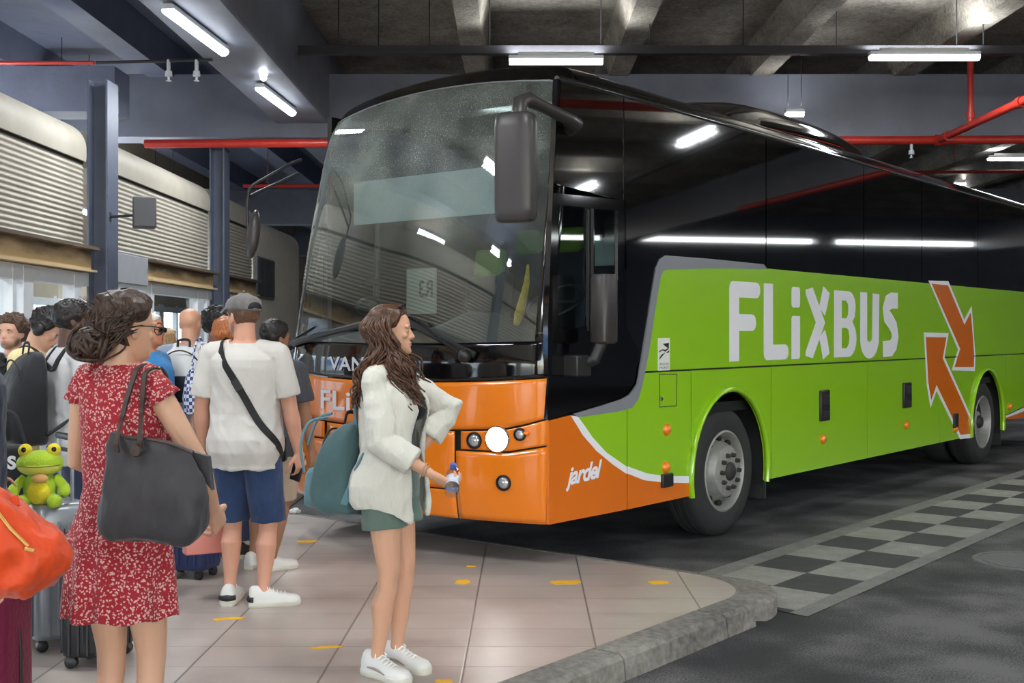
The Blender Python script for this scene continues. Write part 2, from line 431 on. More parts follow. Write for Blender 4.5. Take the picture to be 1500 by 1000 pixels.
# ---- ceiling, beams
XL, XR, YF, YB = -9.0, 27.0, -15.0, 46.0
mb = MB(); mb.box(((-2.5 + XR)/2, (YF + YB)/2, 5.62), (XR + 2.5, YB - YF, .2)); struct('ceiling', mb, M_conc)
mb = MB(); mb.box(((-2.5 + XL)/2, (YF + YB)/2, 5.62), (-2.5 - XL, YB - YF, .2)); struct('ceiling', mb, M_blued)
def rib(x, w, z0, z1, m, y0=YF, y1=YB, name='ceiling_beam'):
    mb = MB(); mb.loft([[V((x - w/2, y, z0)), V((x + w/2, y, z0)), V((x + w/2 + .09, y, z1)), V((x - w/2 - .09, y, z1))] for y in (y0, y1)])
    return struct(name, mb, m, smooth=0)
for k in range(14): rib(-.49 + 1.93*k, .27, 5.12, 5.56, M_conc)
for x in (-4.75, -6.6, -8.5): rib(x, .34, 5.1, 5.56, M_blued)
mb = MB(); mb.box((-2.83, (YF + YB)/2, 5.0), (.72, YB - YF, 1.04)); struct('ceiling_beam', mb, M_blue, bevel=.02)
for y in (15.95, 28.5, 40):
    mb = MB(); mb.box(((XL + XR)/2, y, 4.72), (XR - XL, .5, .86)); struct('cross_beam', mb, M_blue, bevel=.01)
mb = MB(); mb.box((-7.6, 13.1, 4.35), (6.4, .5, .5)); struct('cross_beam', mb, M_blued)

# ---- walls far away and openings that let the daylight in
mb = MB(); mb.box(((XL + XR)/2, YB, 2.8), (XR - XL, .3, 5.7)); struct('wall_back', mb, M_wallgrey)
mb = MB(); mb.box((XR, (YF + YB)/2, .55), (.3, YB - YF, 7.8)); mb.box((XR, (YF + YB)/2, 5.15), (.3, YB - YF, 1.06))
for i in range(9): mb.box((XR, YF + 3 + 7*i, 2.8), (.5, .6, 5.6))
struct('wall_right', mb, M_blue, smooth=0)
mb = MB(); mb.box(((XL + XR)/2, YF, 5.0), (XR - XL, .3, 1.2))
for i in range(7): mb.box((XL + 3 + 6*i, YF, 2.8), (.6, .6, 5.6))
struct('wall_front', mb, M_wallgrey, smooth=0)

# ---- left side: outer glazed wall, shutters, lintels, columns, shop-front windows
mb = MB(); mb.box((-7.6, (YF + YB)/2, 3.9), (.25, YB - YF, 3.4)); mb.box((-7.6, (YF + YB)/2, .2), (.25, YB - YF, .4))
struct('wall_left', mb, mat('soffit_tan', (168, 156, 138), rough=.7, var=.12, vscale=2), smooth=0)
mb = MB()
for i in range(30): mb.box((-7.5, 4 + 1.15*i, 1.3), (.09, .11 if i % 3 else .3, 1.9))
mb.box((-7.5, 20, 1.15), (.08, 36, .06)); mb.box((-7.5, 20, 2.15), (.1, 36, .12))
o = struct('window_4', mb, M_white, smooth=0)
mb = MB(); mb.add([(-7.55, 2, .4), (-7.55, 38, .4), (-7.55, 38, 2.2), (-7.55, 2, 2.2)], [(0, 1, 2, 3)])
mb.build('pane', M_glass, o)
mb = MB(); mb.box((-5.8, 20, .06), (3.5, 50, .12)); struct('floor', mb, mat('inner_floor', (150, 150, 150), rough=.4, var=.1))
mb = MB(); mb.box((-24.0, 30, 1.8), (.3, 80, 3.6))
mb2 = MB(); mb2.box((-16.5, 30, .02), (15.5, 90, .05)); struct('pavement', mb2, mat('bright_pavement', (190, 190, 188), rough=.8))
fac = mat('facade_pale', (196, 202, 210), rough=.7, var=.1, vscale=2)
o = struct('facade', mb, fac)
mb = MB()
for i in range(26): mb.box((-23.83, -4 + 2.6*i, 1.7), (.1, 1.5, 1.7))
mb.build('window_row', mat('facade_glass', (96, 128, 172), rough=.2), o, smooth=0)

def shutter(y0, y1, label):
    t = empty('roller_shutter', (WX, (y0+y1)/2, 2.48), 0, label, 'shutter', 'beige roller shutters above the shop fronts')
    h = (y1 - y0)/2
    prof = []
    z = 0.; k = 0
    while z < .76:
        prof.append((.007*math.cos(2*PI*z/.048), z)); z += .006
    mb = MB(); mb.grid(lambda u, v: V((prof[min(int(v*len(prof)), len(prof)-1)][0], -h + 2*h*u, prof[min(int(v*len(prof)), len(prof)-1)][1])), 1, len(prof) - 1)
    mb.build('slat_curtain', M_shut, t, smooth=60)
    hp = [(0.03, .785), (.035, .83), (.035, .88)]
    for i in range(13):
        a = PI/2*i/12; hp.append((-.24 + .275*math.cos(a), .90 + .26*math.sin(a)))
    hp.append((-.6, 1.18)); hp.append((-.6, .785))
    # the housing is ribbed a little, like the curtain below it
    mb = MB(); rings = [[V((x, y, zz)) for x, zz in hp] for y in (-h, -h + .04, -h + .05, h - .05, h - .04, h)]
    mb.loft(rings); mb.build('shutter_housing', M_shut, t, smooth=30)
    mb = MB(); mb.box((-.02, 0, .772), (.05, 2*h, .028)); mb.build('seal_strip', M_seal, t)
    mb = MB(); mb.box((.01, 0, -.02), (.05, 2*h, .05)); mb.build('bottom_bar', M_grey, t, bevel=.005)
    return t
shutter(-2.0, 4.6, 'beige roller shutter nearest the road, mostly outside the picture')
shutter(4.7, 10.98, 'beige roller shutter left of the first blue steel column')
shutter(11.42, 15.48, 'beige roller shutter between the two blue steel columns')
shutter(15.92, 18.1, 'short beige roller shutter beyond the second blue steel column')
M_lint = mat('weathered_lintel', (196, 166, 116), rough=.8)
N, L = nodes_of(M_lint)
tc = N.new('ShaderNodeTexCoord'); mp = N.new('ShaderNodeMapping'); mp.inputs['Scale'].default_value = (1, .5, 2.2); L.new(tc.outputs['Object'], mp.inputs[0])
n = N.new('ShaderNodeTexNoise'); n.inputs['Scale'].default_value = 3; n.inputs['Detail'].default_value = 8; L.new(mp.outputs[0], n.inputs['Vector'])
sp = N.new('ShaderNodeSeparateXYZ'); L.new(tc.outputs['Object'], sp.inputs[0])
hh = math_node(N, L, 'MULTIPLY_ADD', sp.outputs[2], 3.2, n.outputs['Fac'])
r = N.new('ShaderNodeValToRGB'); r.color_ramp.elements[0].position = .4; r.color_ramp.elements[0].color = lin((196, 172, 132)) + (1,)
r.color_ramp.elements[1].position = .75; r.color_ramp.elements[1].color = lin((92, 78, 62)) + (1,)
L.new(hh, r.inputs[0]); L.new(r.outputs[0], N['Principled BSDF'].inputs['Base Color'])
def lintel(y0, y1):
    mb = MB(); mb.box((0, 0, 0), (.14, y1 - y0, .19)); mb.box((.05, 0, .11), (.22, y1 - y0, .03)); mb.box((.03, 0, -.1), (.2, y1 - y0, .02))
    return struct('lintel', mb, M_lint, loc=(WX, (y0+y1)/2, 2.33), smooth=0)
for a, b in ((-2, 4.6), (4.7, 11.0), (12.72, 15.5), (15.9, 18.1)): lintel(a, b)
mb = MB(); mb.box((WX + .02, 12.05, 2.31), (.12, 1.3, .3)); struct('trim_1', mb, mat('grey_panel', (150, 153, 158), rough=.5, var=.06), bevel=.006)

def shopfront(n, y0, y1, posts, top=2.2):
    """white framed glazing: head, sill, posts [(y, width)], one pane"""
    mb = MB(); c = (y0 + y1)/2; zt = top
    mb.box((WX, c, zt - .05), (.10, y1 - y0, .13)); mb.box((WX, c, .16), (.10, y1 - y0, .10))
    for y, w in posts: mb.box((WX, y, (zt + .12)/2), (.11, w, zt - .12))
    o = struct('window_%d' % n, mb, M_white, bevel=.006)
    mb = MB(); mb.add([(WX - .02, y0, .16), (WX - .02, y1, .16), (WX - .02, y1, zt - .08), (WX - .02, y0, zt - .08)], [(0, 1, 2, 3)])
    mb.build('pane', M_glass, o)
    return o
shopfront(1, -1.5, 11.0, [(0, .2), (3, .2), (6, .2), (8.4, .12), (9.35, .07), (9.62, .20), (10.72, .2)])
shopfront(2, 11.4, 15.5, [(11.5, .12), (12.95, .10), (14.95, .3), (15.3, .12)])
shopfront(3, 15.9, 18.1, [(15.95, .1), (17.2, .1), (18.0, .16)])
# plain end bay with a ventilation grille and rounded head
mb = MB(); prof = [(WX + .02, .12), (WX + .02, 3.25)] + [(WX - .26 + .28*math.cos(a), 3.25 + .26*math.sin(a)) for a in [PI/2*i/8 for i in range(1, 9)]] + [(WX - .7, 3.51), (WX - .7, .12)]
mb.loft([[V((x, y, z)) for x, z in prof] for y in (18.12, 22)]); struct('wall_left', mb, mat('beige_panel', (216, 210, 196), rough=.6, var=.08), smooth=30)
g = MB(); g.box((0, 0, 0), (.03, 1.3, .66))
gr = g.build('ventilation_grille', M_grey, loc=(WX + .04, 18.9, 2.53)); tag(gr, 'grey slatted ventilation grille on the beige end wall behind the cap', 'grille')
g = MB()
for i in range(14): g.box((.025, -.58 + .09*i, 0), (.02, .03, .6))
g.build('slat', M_dark, gr, smooth=0)

def column(y, zt):
    mb = MB(); mb.box((WX + .02, y, zt/2), (.018, .30, zt)); mb.box((WX + .20, y, zt/2), (.018, .30, zt)); mb.box((WX + .11, y, zt/2), (.17, .014, zt))
    return struct('column', mb, M_steel, smooth=0)
column(11.2, 4.06); column(15.68, 4.13); column(4.65, 4.06)

# ---- loudspeaker on the first column
s = empty('loudspeaker', (-3.50, 11.05, 2.79), 0, 'dark grey box loudspeaker on an arm from the blue column', 'loudspeaker')
mb = MB(); mb.box((0, 0, 0), (.21, .22, .29), Matrix.Rotation(.35, 3, 'Z')); mb.build('speaker_box', mat('speaker_grey', (76, 76, 80), rough=.6), s, bevel=.012)
mb = MB(); mb.tube([(-.36, .08, -.03), (-.1, .04, -.02)], .013); mb.box((-.36, .08, -.03), (.02, .06, .09)); mb.build('mounting_arm', M_dark, s)

# ---- pipes
def pipe(name, pts, r, m, label, joints=(), rods=()):
    t = MB(); t.tube(pts, r, 14)
    for x, y, z, z2 in rods: t.tube([(x, y, z), (x, y, z2)], .006, 6)
    for p, ax in joints:
        a = V(ax).normalized(); t.tube([V(p) - a*r*1.1, V(p) + a*r*1.1], r*1.3, 14)
    return tag(t.build(name, m, smooth=40), label, 'pipe')
pipe('sprinkler_pipe', [(-4.9, 15.5, 4.17), (16, 15.5, 4.27)], .058, M_red, 'long red pipe running across under the blue-grey cross beam', [((5.72, 15.5, 4.22), (1, 0, 0)), ((-1.9, 15.5, 4.19), (1, 0, 0)), ((8.2, 15.5, 4.23), (1, 0, 0))])
pipe('sprinkler_pipe', [(5.70, 15.45, 4.22), (5.70, 4, 4.27)], .05, M_red, 'red branch pipe rising to the upper right corner', [((5.70, 15.2, 4.22), (0, 1, 0)), ((5.70, 13.0, 4.23), (0, 1, 0))])
pipe('sprinkler_pipe', [(5.71, 14.45, 5.04), (5.71, 14.45, 4.26)], .04, M_red, 'short upright red pipe under the right-hand tube light', [((5.71, 14.45, 4.36), (0, 0, 1))])
pipe('sprinkler_pipe', [(-7.55, 12, 4.44), (-4.32, 12, 4.44)], .02, M_red, 'thin red pipe at the upper left by the blue column')
pipe('sprinkler_pipe', [(-4.3, 12, 4.44), (-3.1, 12, 4.47)], .016, M_dark, 'thin dark pipe under the left ceiling near the tube lights')
pipe('sprinkler_pipe', [(-4.4, 19, 4.05), (-2.2, 19, 4.05)], .03, M_red, 'thin red pipe far behind, above the left mirror of the coach', rods=[(-4.0, 19, 4.05, 5.515), (-2.28, 19, 4.05, 5.515)])
pipe('sprinkler_pipe', [(7, 21, 4.55), (16, 21, 4.6)], .03, M_red, 'thin dark red pipe behind, below the long red pipe at right', rods=[(8, 21, 4.55, 5.515), (12.2, 21, 4.57, 5.515)])
for px, Y, z0, lb in ((247, 12.0, 4.33, 'small white sprinkler head at upper left, left of a pair'), (288, 12.0, 4.33, 'small white sprinkler head at upper left, right of a pair'), (1335, 15.5, 4.06, 'white sprinkler head hanging below the red pipe at right')):
    p = at(px, 487, Y); mb = MB(); mb.lathe([(.02, .14), (.02, .03), (.035, .02), (.04, -.03), (.012, -.04), (.012, -.07), (.03, -.075), (.03, -.08)], (p.x, Y, z0), n=12)
    tag(mb.build('sprinkler', M_white), lb, 'sprinkler')
t = empty('cable_tray', (0, 13.05, 4.80), 0, 'dark cable tray running across the concrete ceiling above the coach', 'cable tray')
mb = MB(); mb.box((6.9, 0, 0), (18.6, .10, .05)); mb.box((6.9, -.05, .02), (18.6, .01, .09)); mb.build('tray', M_dark, t)
for x in (-1.95, -1.5, -.93, -.25, 1.0, 1.55, 2.6, 3.65, 5.0, 5.3, 7.2):
    mb = MB(); mb.tube([(x, 0, .02), (x, 0, .72)], .007, 6); mb.build('hanger', M_dark, t)

# ---- luminaires
def tube_light(a, b, label, group=None, drop=.0, power=16):
    a, b = V(a), V(b); c = (a + b)/2; d = b - a; Ln = d.length
    t = empty('tube_light', c, math.atan2(d.y, d.x), label, 'light', group)
    mb = MB(); mb.box((0, 0, .055), (Ln, .10, .05)); mb.box((0, 0, .09), (Ln*.8, .05, .06 if not drop else .02)); mb.build('housing', M_white, t, bevel=.008)
    mb = MB()
    mb.loft([[V((x, .055*math.cos(th), .03 - .05*math.sin(th) if th < PI else .03)) for th in [PI*i/8 for i in range(9)]] for x in (-Ln/2 + .01, Ln/2 - .01)])
    mb.build('diffuser', M_tube, t)
    if drop:
        for x in (-Ln*.35, Ln*.35):
            mb = MB(); mb.tube([(x, 0, .07), (x, 0, .07 + drop)], .005, 6); mb.build('hanger', M_dark, t)
    ld = bpy.data.lights.new('tube_lamp', 'AREA'); ld.shape = 'RECTANGLE'; ld.size = Ln; ld.size_y = .12; ld.energy = power; ld.color = (.93, .97, 1)
    lo = bpy.data.objects.new('tube_lamp', ld); COL.objects.link(lo); lo.location = (0, 0, -.06); lo.parent = t
    lu = ld.copy(); lu.energy = power*.55; uo = bpy.data.objects.new('ceiling_fill', lu); COL.objects.link(uo); uo.location = (0, 0, .12); uo.rotation_euler = (PI, 0, 0); uo.parent = t  # upward lamp added over each housing to brighten the ceiling
    return t
PW = 75
tube_light(at(245, 18, 9.9), at(328, 80, 11.4), 'lit tube light at upper left, the nearer of two under the blue beam', power=PW)
tube_light(at(380, 132, 13.07), at(428, 168, 14.55), 'lit tube light at upper left, the farther of two under the blue beam', power=PW)
tube_light(at(1273, 86, 12.9), at(1435, 86, 12.9), 'long lit tube light below the cable tray at upper right', power=PW)
tube_light(at(745, 92, 12.9), at(884, 92, 12.9), 'lit tube light just above the roof of the coach', power=PW)
tube_light(at(1447, 234, 22), at(1545, 234, 22), 'lit tube light at the right edge, behind the red pipe', power=PW)
tube_light(at(1397, 270, 28), at(1421, 270, 28), 'small lit light far behind, touching the coach roof line at right', power=8)
tube_light(at(1150, 169, 15.2), at(1178, 169, 15.2), 'small lit lamp hanging on a wire above the coach', drop=.85, power=8)
p = at(386, 114, 12.6); mb = MB(); mb.ball(p, .035); mb.lathe([(.045, .03), (.045, .06), (.02, .1)], p); tag(mb.build('bulkhead_lamp', M_tube), 'tiny lit round lamp between the two upper left tube lights', 'light')
G2 = 'added tube lights inside the building behind the shop fronts'  # hidden lamps added to lighten the room behind the glass
for y in (7, 11, 15, 19): tube_light((-5.9, y, 3.3), (-5.9, y + 1.4, 3.3), 'added tube light brightening the building behind the shop fronts', G2, power=70, drop=2.2)
G = 'tube lights of the hall outside the picture'
for x, y in ((-6.0, 2.5), (-6.0, -3), (-7.2, 6)): tube_light((x, y, 4.75), (x, y + 1.4, 4.75), 'added tube light brightening the left bay, outside the picture', G, power=PW, drop=.74)  # unseen fixtures added to lift the dark left ceiling
for x, y in ((-2.9, 5.2), (-2.9, .5), (-2.9, -5)):
    tube_light((x, y, 4.36), (x, y + 1.5, 4.36), 'tube light on the left beam, outside the picture', G, power=PW)
for x, y in ((4.2, 6.5), (4.2, .5), (4.2, -6), (9.5, 6.5), (9.5, 12.3), (10, 0), (16, 6.5), (16, 12.3), (-.6, 4.5), (-.6, -3)):
    tube_light((x, y, 4.75), (x + 1.4, y, 4.75), 'tube light under the concrete ribs, outside the picture', G, power=PW, drop=.70)
# ================================================================== THE COACH
# local frame: x towards the rear, y across (0 = the flank we see), z up; origin on the road under the near front corner
BW, BL, ZT, ZB = 2.55, 13.1, 3.41, .40
BUS = empty('coach', (P0.x, P0.y, 0), math.atan2(.776, .63), 'large orange, green and black touring coach parked at the platform', 'coach')
def side(px, py):
    """point of the flank plane seen at a picture position -> (x along the coach, z)"""
    a = px - CX
    x = (a*P0.y - F*P0.x) / (F*U2.x - a*U2.y)
    return x, EYE - (py - HY)/F*(P0.y + U2.y*x)
def sx(px): return side(px, 500)[0]
def SP(off): return lambda a, b, d: V((a, -off + d, b))       # flank polygon -> space, `off` metres proud

M_green = mat('coach_green', (140, 192, 26), rough=.22, coat=.7, spec=.5)
M_orange = mat('coach_orange', (224, 120, 10), rough=.22, coat=.7)
M_orange2 = mat('coach_orange_side', (212, 106, 10), rough=.25, coat=.6)
M_logo = mat('logo_white', (226, 226, 230), rough=.35)
M_blk = mat('coach_black', (7, 7, 9), rough=.06, coat=.5, spec=.5)
M_tint = mat('tinted_side_glass', (6, 6, 8), rough=.03, spec=1., coat=.8)
M_swoosh = mat('swoosh_grey', (128, 130, 136), rough=.3, coat=.4)
M_gap = mat('panel_gap', (20, 26, 12), rough=.8)
M_rub = mat('tyre_rubber', (38, 38, 39), rough=.75, var=.12, vscale=12, bump=.1, bscale=60)
M_plast = mat('black_plastic', (30, 29, 30), rough=.42, bump=.06, bscale=150)
M_mirr = mat('mirror_housing', (58, 54, 54), rough=.38)
M_rim = mat('wheel_steel', (150, 149, 145), rough=.45, metal=.35, var=.15, vscale=14)
M_amber = mat('amber_lens', (232, 120, 12), rough=.12, coat=.8)
M_chrome = mat('chrome', (210, 212, 216), rough=.12, metal=1)
M_lampw = mat('headlight_on', (255, 255, 250), emit=(255, 250, 238), estr=30)
M_wind = clear_glass('windscreen_glass', (.66, .74, .72), dirt=.7, r0=.16)
M_wind2 = clear_glass('driver_glass', (.62, .72, .74), r0=.12)
M_int = mat('interior_dark', (34, 36, 38), rough=.7)
M_dash = mat('dashboard', (64, 66, 68), rough=.6, bump=.1, bscale=80)
M_lime = mat('lime_headrest', (120, 168, 40), rough=.8)

# ---- inner structure: floor, roof shell, far flank, rear
mb = MB(); sec = []
for a in [PI/2*i/8 for i in range(9)]: sec.append((.02 + .22*(1 - math.cos(a)), ZT - .10 + .22*math.sin(a) * .72))
sec = sec + [(.8, ZT + .10), (BW/2, ZT + .12), (BW - .8, ZT + .10)] + [(BW - y, z) for y, z in reversed(sec)]
for xb0, xb1 in ((.62, BL),):
    rings = [[V((x, y, z)) for y, z in sec] + [V((x, BW - .24, ZT - .14)), V((x, .24, ZT - .14))] for x in (xb0, 3, 6, 9, BL - .1, BL)]
    mb.loft(rings)
mb.build('roof', M_blk, BUS, smooth=50)
mb = MB(); mb.box((BL/2 + .2, BW - .03, (ZT + ZB)/2), (BL - .4, .05, ZT - ZB - .04)); mb.box((BL - .04, BW/2, (ZT + ZB)/2), (.08, BW - .04, ZT - ZB - .05))
mb.box((BL/2 + .5, BW/2, 1.05), (BL - 1.1, BW - .1, .08)); mb.box((6.9, BW/2, .62), (6.4 - .3, BW - .3, .36)); mb.box((BL/2 + 1.3, .05, 2.3), (BL - 2.8, .04, 2.1)); mb.box((.95, BW/2, .5), (1.5, BW - .3, .12))
mb.build('body_shell', mat('shell_black', (10, 10, 11), rough=.5), BUS, smooth=0)

# ---- flank: black glass band
def flank(name, pts, m, off=0., th=.02, parent=BUS, px=True, label=None, bevel=0.):
    P = [side(*p) for p in pts] if px else pts
    mb = MB(); mb.poly(P, SP(off), th); o = mb.build(name, m, parent, smooth=30, bevel=bevel)
    if label: o['label'] = label
    return o
zg = lambda px: 2.19                                     # top of the green
xs = [.885, sx(1122), sx(1265), sx(1350), sx(1432), 10.9, BL]
def zt_at(x): return ZT - .09
for i, (a, b) in enumerate(zip(xs[:-1], xs[1:])):
    g = .008
    P = [(a + g, 2.18), (b - g, 2.18), (b - g, ZT - .105), (a + g, ZT - .105)]
    if i == 0: P = [(a + g, 2.10), (1.9, 2.18), (b - g, 2.18), (b - g, ZT - .105), (a + g, ZT - .105)]
    flank('side_window', P, M_tint, 0, .015, px=False)
# pillar in front of the driver's door, then the panel over the driver's window
P = [(.005, .86), (.10, 1.02), (.10, 2.58), (.12, 2.60), (.13, ZT - .13), (.12, ZT - .105), (.075, ZT - .105), (.0, 1.36)]
flank('corner_pillar', [(.0, 1.365), (.045, 1.365), (.055, 2.60), (.14, ZT - .105), (.105, ZT - .105), (.08, 2.9), (.03, 2.2), (0, 1.7)], M_blk, .004, .04, px=False)
flank('side_window', [(.065, 2.62), (.877, 2.58), (.877, ZT - .105), (.15, ZT - .105)], M_tint, 0, .015, px=False, label='black panel above the driver window')
# driver's window: frame with two clear panes and the dark lower pane
fo = [side(806, 282), side(917, 293), side(918, 480), side(936, 512), side(930, 560), side(915, 580), side(802, 614)]
fo[0] = (.062, fo[0][1]); fo[-1] = (.0, fo[-1][1])
hole1 = [side(818, 300), side(862, 304), side(862, 478), side(817, 484)]
hole2 = [side(871, 306), side(905, 309), side(905, 475), side(871, 478)]
mb = MB()
def framed(mb, outer, holes, fn, th):
    pl = [[V((p[0], p[1], 0)) for p in outer]] + [[V((p[0], p[1], 0)) for p in reversed(h)] for h in holes]
    tri = tessellate_polygon(pl); flat = [p for q in pl for p in q]; n = len(flat)
    vs = [fn(p.x, p.y, 0) for p in flat] + [fn(p.x, p.y, th) for p in flat]
    fs = [tuple(t) for t in tri] + [(t[2] + n, t[1] + n, t[0] + n) for t in tri]
    o = 0
    for q in pl:
        m = len(q)
        fs += [(o + i, o + (i+1) % m, o + (i+1) % m + n, o + i + n) for i in range(m)]; o += m
    mb.add(vs, fs)
framed(mb, fo, [hole1, hole2], SP(0), .03)
dw = mb.build('driver_window', M_blk, BUS, smooth=0)
for h in (hole1, hole2):
    mb = MB(); mb.poly(h, SP(-.012)); mb.build('pane', M_wind2, dw)
mb = MB(); mb.box((sx(866), -.004, 2.07), (.03, .012, .84)); mb.box((sx(861), .0, 2.07), (.02, .012, .82)); mb.build('sliding_rail', M_plast, dw)
flank('side_window', [(.877, 1.62)] + [(.885 + .012, 2.30), (.885 + .012, 2.10), side(966, 383), side(955, 420), side(942, 500)] if 0 else [(.886, 1.50), (.886, 2.32), (1.85, 2.32), (1.85, 2.15), side(974, 376), side(962, 392), side(951, 455), side(940, 516), (1.07, 1.42)], M_tint, -.004, .01, px=False, label='black panel between driver window and green livery')

# ---- grey swoosh around the green
sw_o = [(840, 606), (880, 594), (908, 585), (922, 578), (933, 562), (941, 516), (950, 460), (961, 390), (965, 380), (974, 374), (1040, 379), (1118, 387)]
sw_i = [(1122, 392), (1116, 394), (1040, 393), (976, 395), (971, 397), (967, 404), (958, 460), (950, 514), (941, 560), (934, 585), (925, 597), (908, 602), (880, 606), (846, 611)]
flank('grey_swoosh', sw_o + sw_i, M_swoosh, .006, .014)

# ---- green upper band and lower panels
gp = [(941, 545), (950, 514), (958, 460), (967, 404), (971, 397), (976, 395), (1040, 393), (1116, 393)]
P = [side(*p) for p in gp]; P[0] = (P[0][0], 1.372)
P = [(side(942, 545)[0], 1.372)] + P[1:] + [(sx(1122), 2.195), (BL, 2.205), (BL, 1.372)]
flank('upper_panel', P, M_green, .003, .02, px=False)
def wave(n): return None
# front corner panel: orange, white curve, green
def multi(name, polys, parent=BUS, off=.003, th=.02):
    mb = MB(); ms = []
    for pts, m, extra in polys:
        if m not in ms: ms.append(m)
        mb.cm = ms.index(m); mb.poly(pts, SP(off + extra), th)
    return mb.build(name, ms, parent, smooth=30)
cur_o = [side(*p) for p in [(835, 608), (844, 622), (853, 637), (873, 660), (897, 680), (919, 693.5)]]
cur_i = [side(*p) for p in [(919, 683), (887, 662), (867, 640), (856, 624), (846, 610)]]
cur_o2 = [side(*p) for p in [(919, 693.5), (943, 703), (973, 706.5), (1012, 707)]]
cur_i2 = [side(*p) for p in [(1012, 697), (973, 697), (947, 693), (919, 683)]]
a0, a1, a2, a3 = .012, sx(918) - .006, sx(918) + .006, sx(1011.5) - .004
zb1 = lambda x: ZB
top1 = [side(*p) for p in [(835, 608)]]
multi('front_corner_panel', [
    ([(a0, ZB + .01), (a1, ZB)] + [p for p in reversed([(min(p[0], a1), p[1]) for p in cur_o])] + [(a0, side(804, 616)[1])], M_orange2, 0),
    ([(min(p[0], a1), p[1]) for p in cur_o + cur_i], M_logo, .0015),
    ([(min(p[0], a1), p[1]) for p in cur_i] + [side(880, 606), (a1, side(918, 598)[1])], M_green, 0)])
swd = [side(*p) for p in [(925, 597), (934, 585), (941, 560)]]
multi('locker_door', [
    ([(a2, ZB), (a3, ZB)] + [(max(min(p[0], a3), a2), p[1]) for p in reversed(cur_o2)], M_orange2, 0),
    ([(max(min(p[0], a3), a2), p[1]) for p in cur_o2 + cur_i2], M_logo, .0015),
    ([(max(min(p[0], a3), a2), p[1]) for p in reversed(cur_i2)] + [(a3, side(1012, 697)[1]), (a3, 1.358), (swd[2][0] + .01, 1.358), swd[2], swd[1], (a2, swd[0][1])], M_green, 0)])
# wheels and arches
WXF, WXR, WR = 2.43, 9.06, .525
def arch(cx, r, a, b, z0=ZB, n=24):
    """panel a..b with a round wheel arch"""
    P = [(a, z0), (cx - r, z0)]
    zc = .52
    th0 = math.asin((z0 - zc)/r) if abs(z0 - zc) < r else 0
    P += [(cx - r*math.cos(th0 + (PI - 2*th0)*i/n), zc + (r*1.06 if math.sin(th0 + (PI - 2*th0)*i/n) > 0 else r)*math.sin(th0 + (PI - 2*th0)*i/n)) for i in range(n + 1)]
    P += [(cx + r, z0), (b, z0), (b, 1.358), (a, 1.358)]
    Q = [P[0]]
    for p in P[1:]:
        if abs(p[0]-Q[-1][0]) + abs(p[1]-Q[-1][1]) > 1e-4: Q.append(p)
    return Q
def arch_lip(cx, r, parent):
    mb = MB(); pts = []
    for i in range(29):
        t = -.2 + (PI + .4)*i/28
        pts.append((cx - (r + .015)*math.cos(t), -.012, .52 + (r*1.06 + .015)*math.sin(t)))
    mb.tube(pts, .022, 8, flat=1.2); return mb.build('arch_lip', M_green, parent, smooth=60)
def panel(name, P, m=M_green): 
    return flank(name, P, m, .003, .02, px=False)
s1, s2, s3, s4 = sx(1129), sx(1270), sx(1376), sx(1421)
pa = panel('wheel_arch_panel', arch(WXF, .62, a3 + .012, s1 - .006)); arch_lip(WXF, .62, pa)
def locker(a, b, hx, hpx0, hpx1, my):
    d = panel('locker_door', [(a + .006, ZB), (b - .006, ZB), (b - .006, 1.358), (a + .006, 1.358)])
    return d
d1 = locker(s1, s2, 0, 0, 0, 0); d2 = locker(s2, s3, 0, 0, 0, 0)
d3 = panel('locker_door', [(s3 + .006, ZB), (s4 - .0, ZB), (s4, 1.358), (s3 + .006, 1.358)])
pr = panel('wheel_arch_panel', arch(WXR, .62, s4 + .004, 9.85)); arch_lip(WXR, .62, pr)
zr = side(1470, 622)[1]
multi('rear_corner_panel', [([(9.86, .52), (BL, .40), (BL, .62), (11.0, .60), (9.86, .54)], M_orange2, 0),
    ([(9.86, .56), (10.6, .62), (11.6, .75), (BL, .80), (BL, .62), (9.86, .54)], M_logo, 0),
    ([(9.86, .58), (10.6, .64), (11.6, .77), (BL, .82), (BL, 1.358), (9.86, 1.358)], M_green, 0)])
mb = MB(); mb.box((BL/2 + .6, -.001, 1.365), (BL - 1.3, .008, .010)); mb.build('seam_strip', M_gap, BUS)

# ---- door handles, markers, flaps
def handle(px, py0, py1, w, parent):
    x, z0 = side(px, py1); _, z1 = side(px, py0)
    mb = MB(); c = (x, -.012, (z0 + z1)/2); mb.box(c, (w, .03, z1 - z0)); o = mb.build('handle', M_plast, parent, bevel=.012)
    mb = MB(); mb.box((x, -.028, z0 + (z1 - z0)*.68), (w*.7, .012, (z1 - z0)*.34)); mb.box((x, -.028, z0 + (z1 - z0)*.2), (w*.7, .012, (z1 - z0)*.2)); mb.build('grip', M_seal, o, bevel=.006)
handle(1206, 571, 616, .20, d1); handle(1327, 560, 597, .22, d2)
for px, py, par in ((975, 629, BUS), (974, 684, BUS), (1204, 643, d1), (1326, 622, d2), (1398, 628, d3), (1478, 595, BUS)):
    x, z = side(px, py); mb = MB(); mb.lathe([(.0, -.034), (.025, -.03), (.042, -.015), (.045, 0)], (x, -.004, z), 'Y', 16); mb.build('side_marker', M_amber, par, smooth=60)
x, z = side(975, 703); mb = MB(); mb.box((x, -.012, z), (.15, .03, .10)); mb.build('vent_cover', M_plast, BUS, bevel=.008)
x, z = side(1398, 616); mb = MB(); mb.box((x, -.015, z), (.13, .03, .17)); mb.build('vent_cover', M_plast, BUS, bevel=.008)
q = [side(*p) for p in [(965, 548), (991, 548), (990, 594), (966, 596)]]
mb = MB(); stroke(mb, [(a, b) for a, b in q], .006, SP(.0045), .002, closed=True); mb.build('fuel_flap', M_gap, BUS)
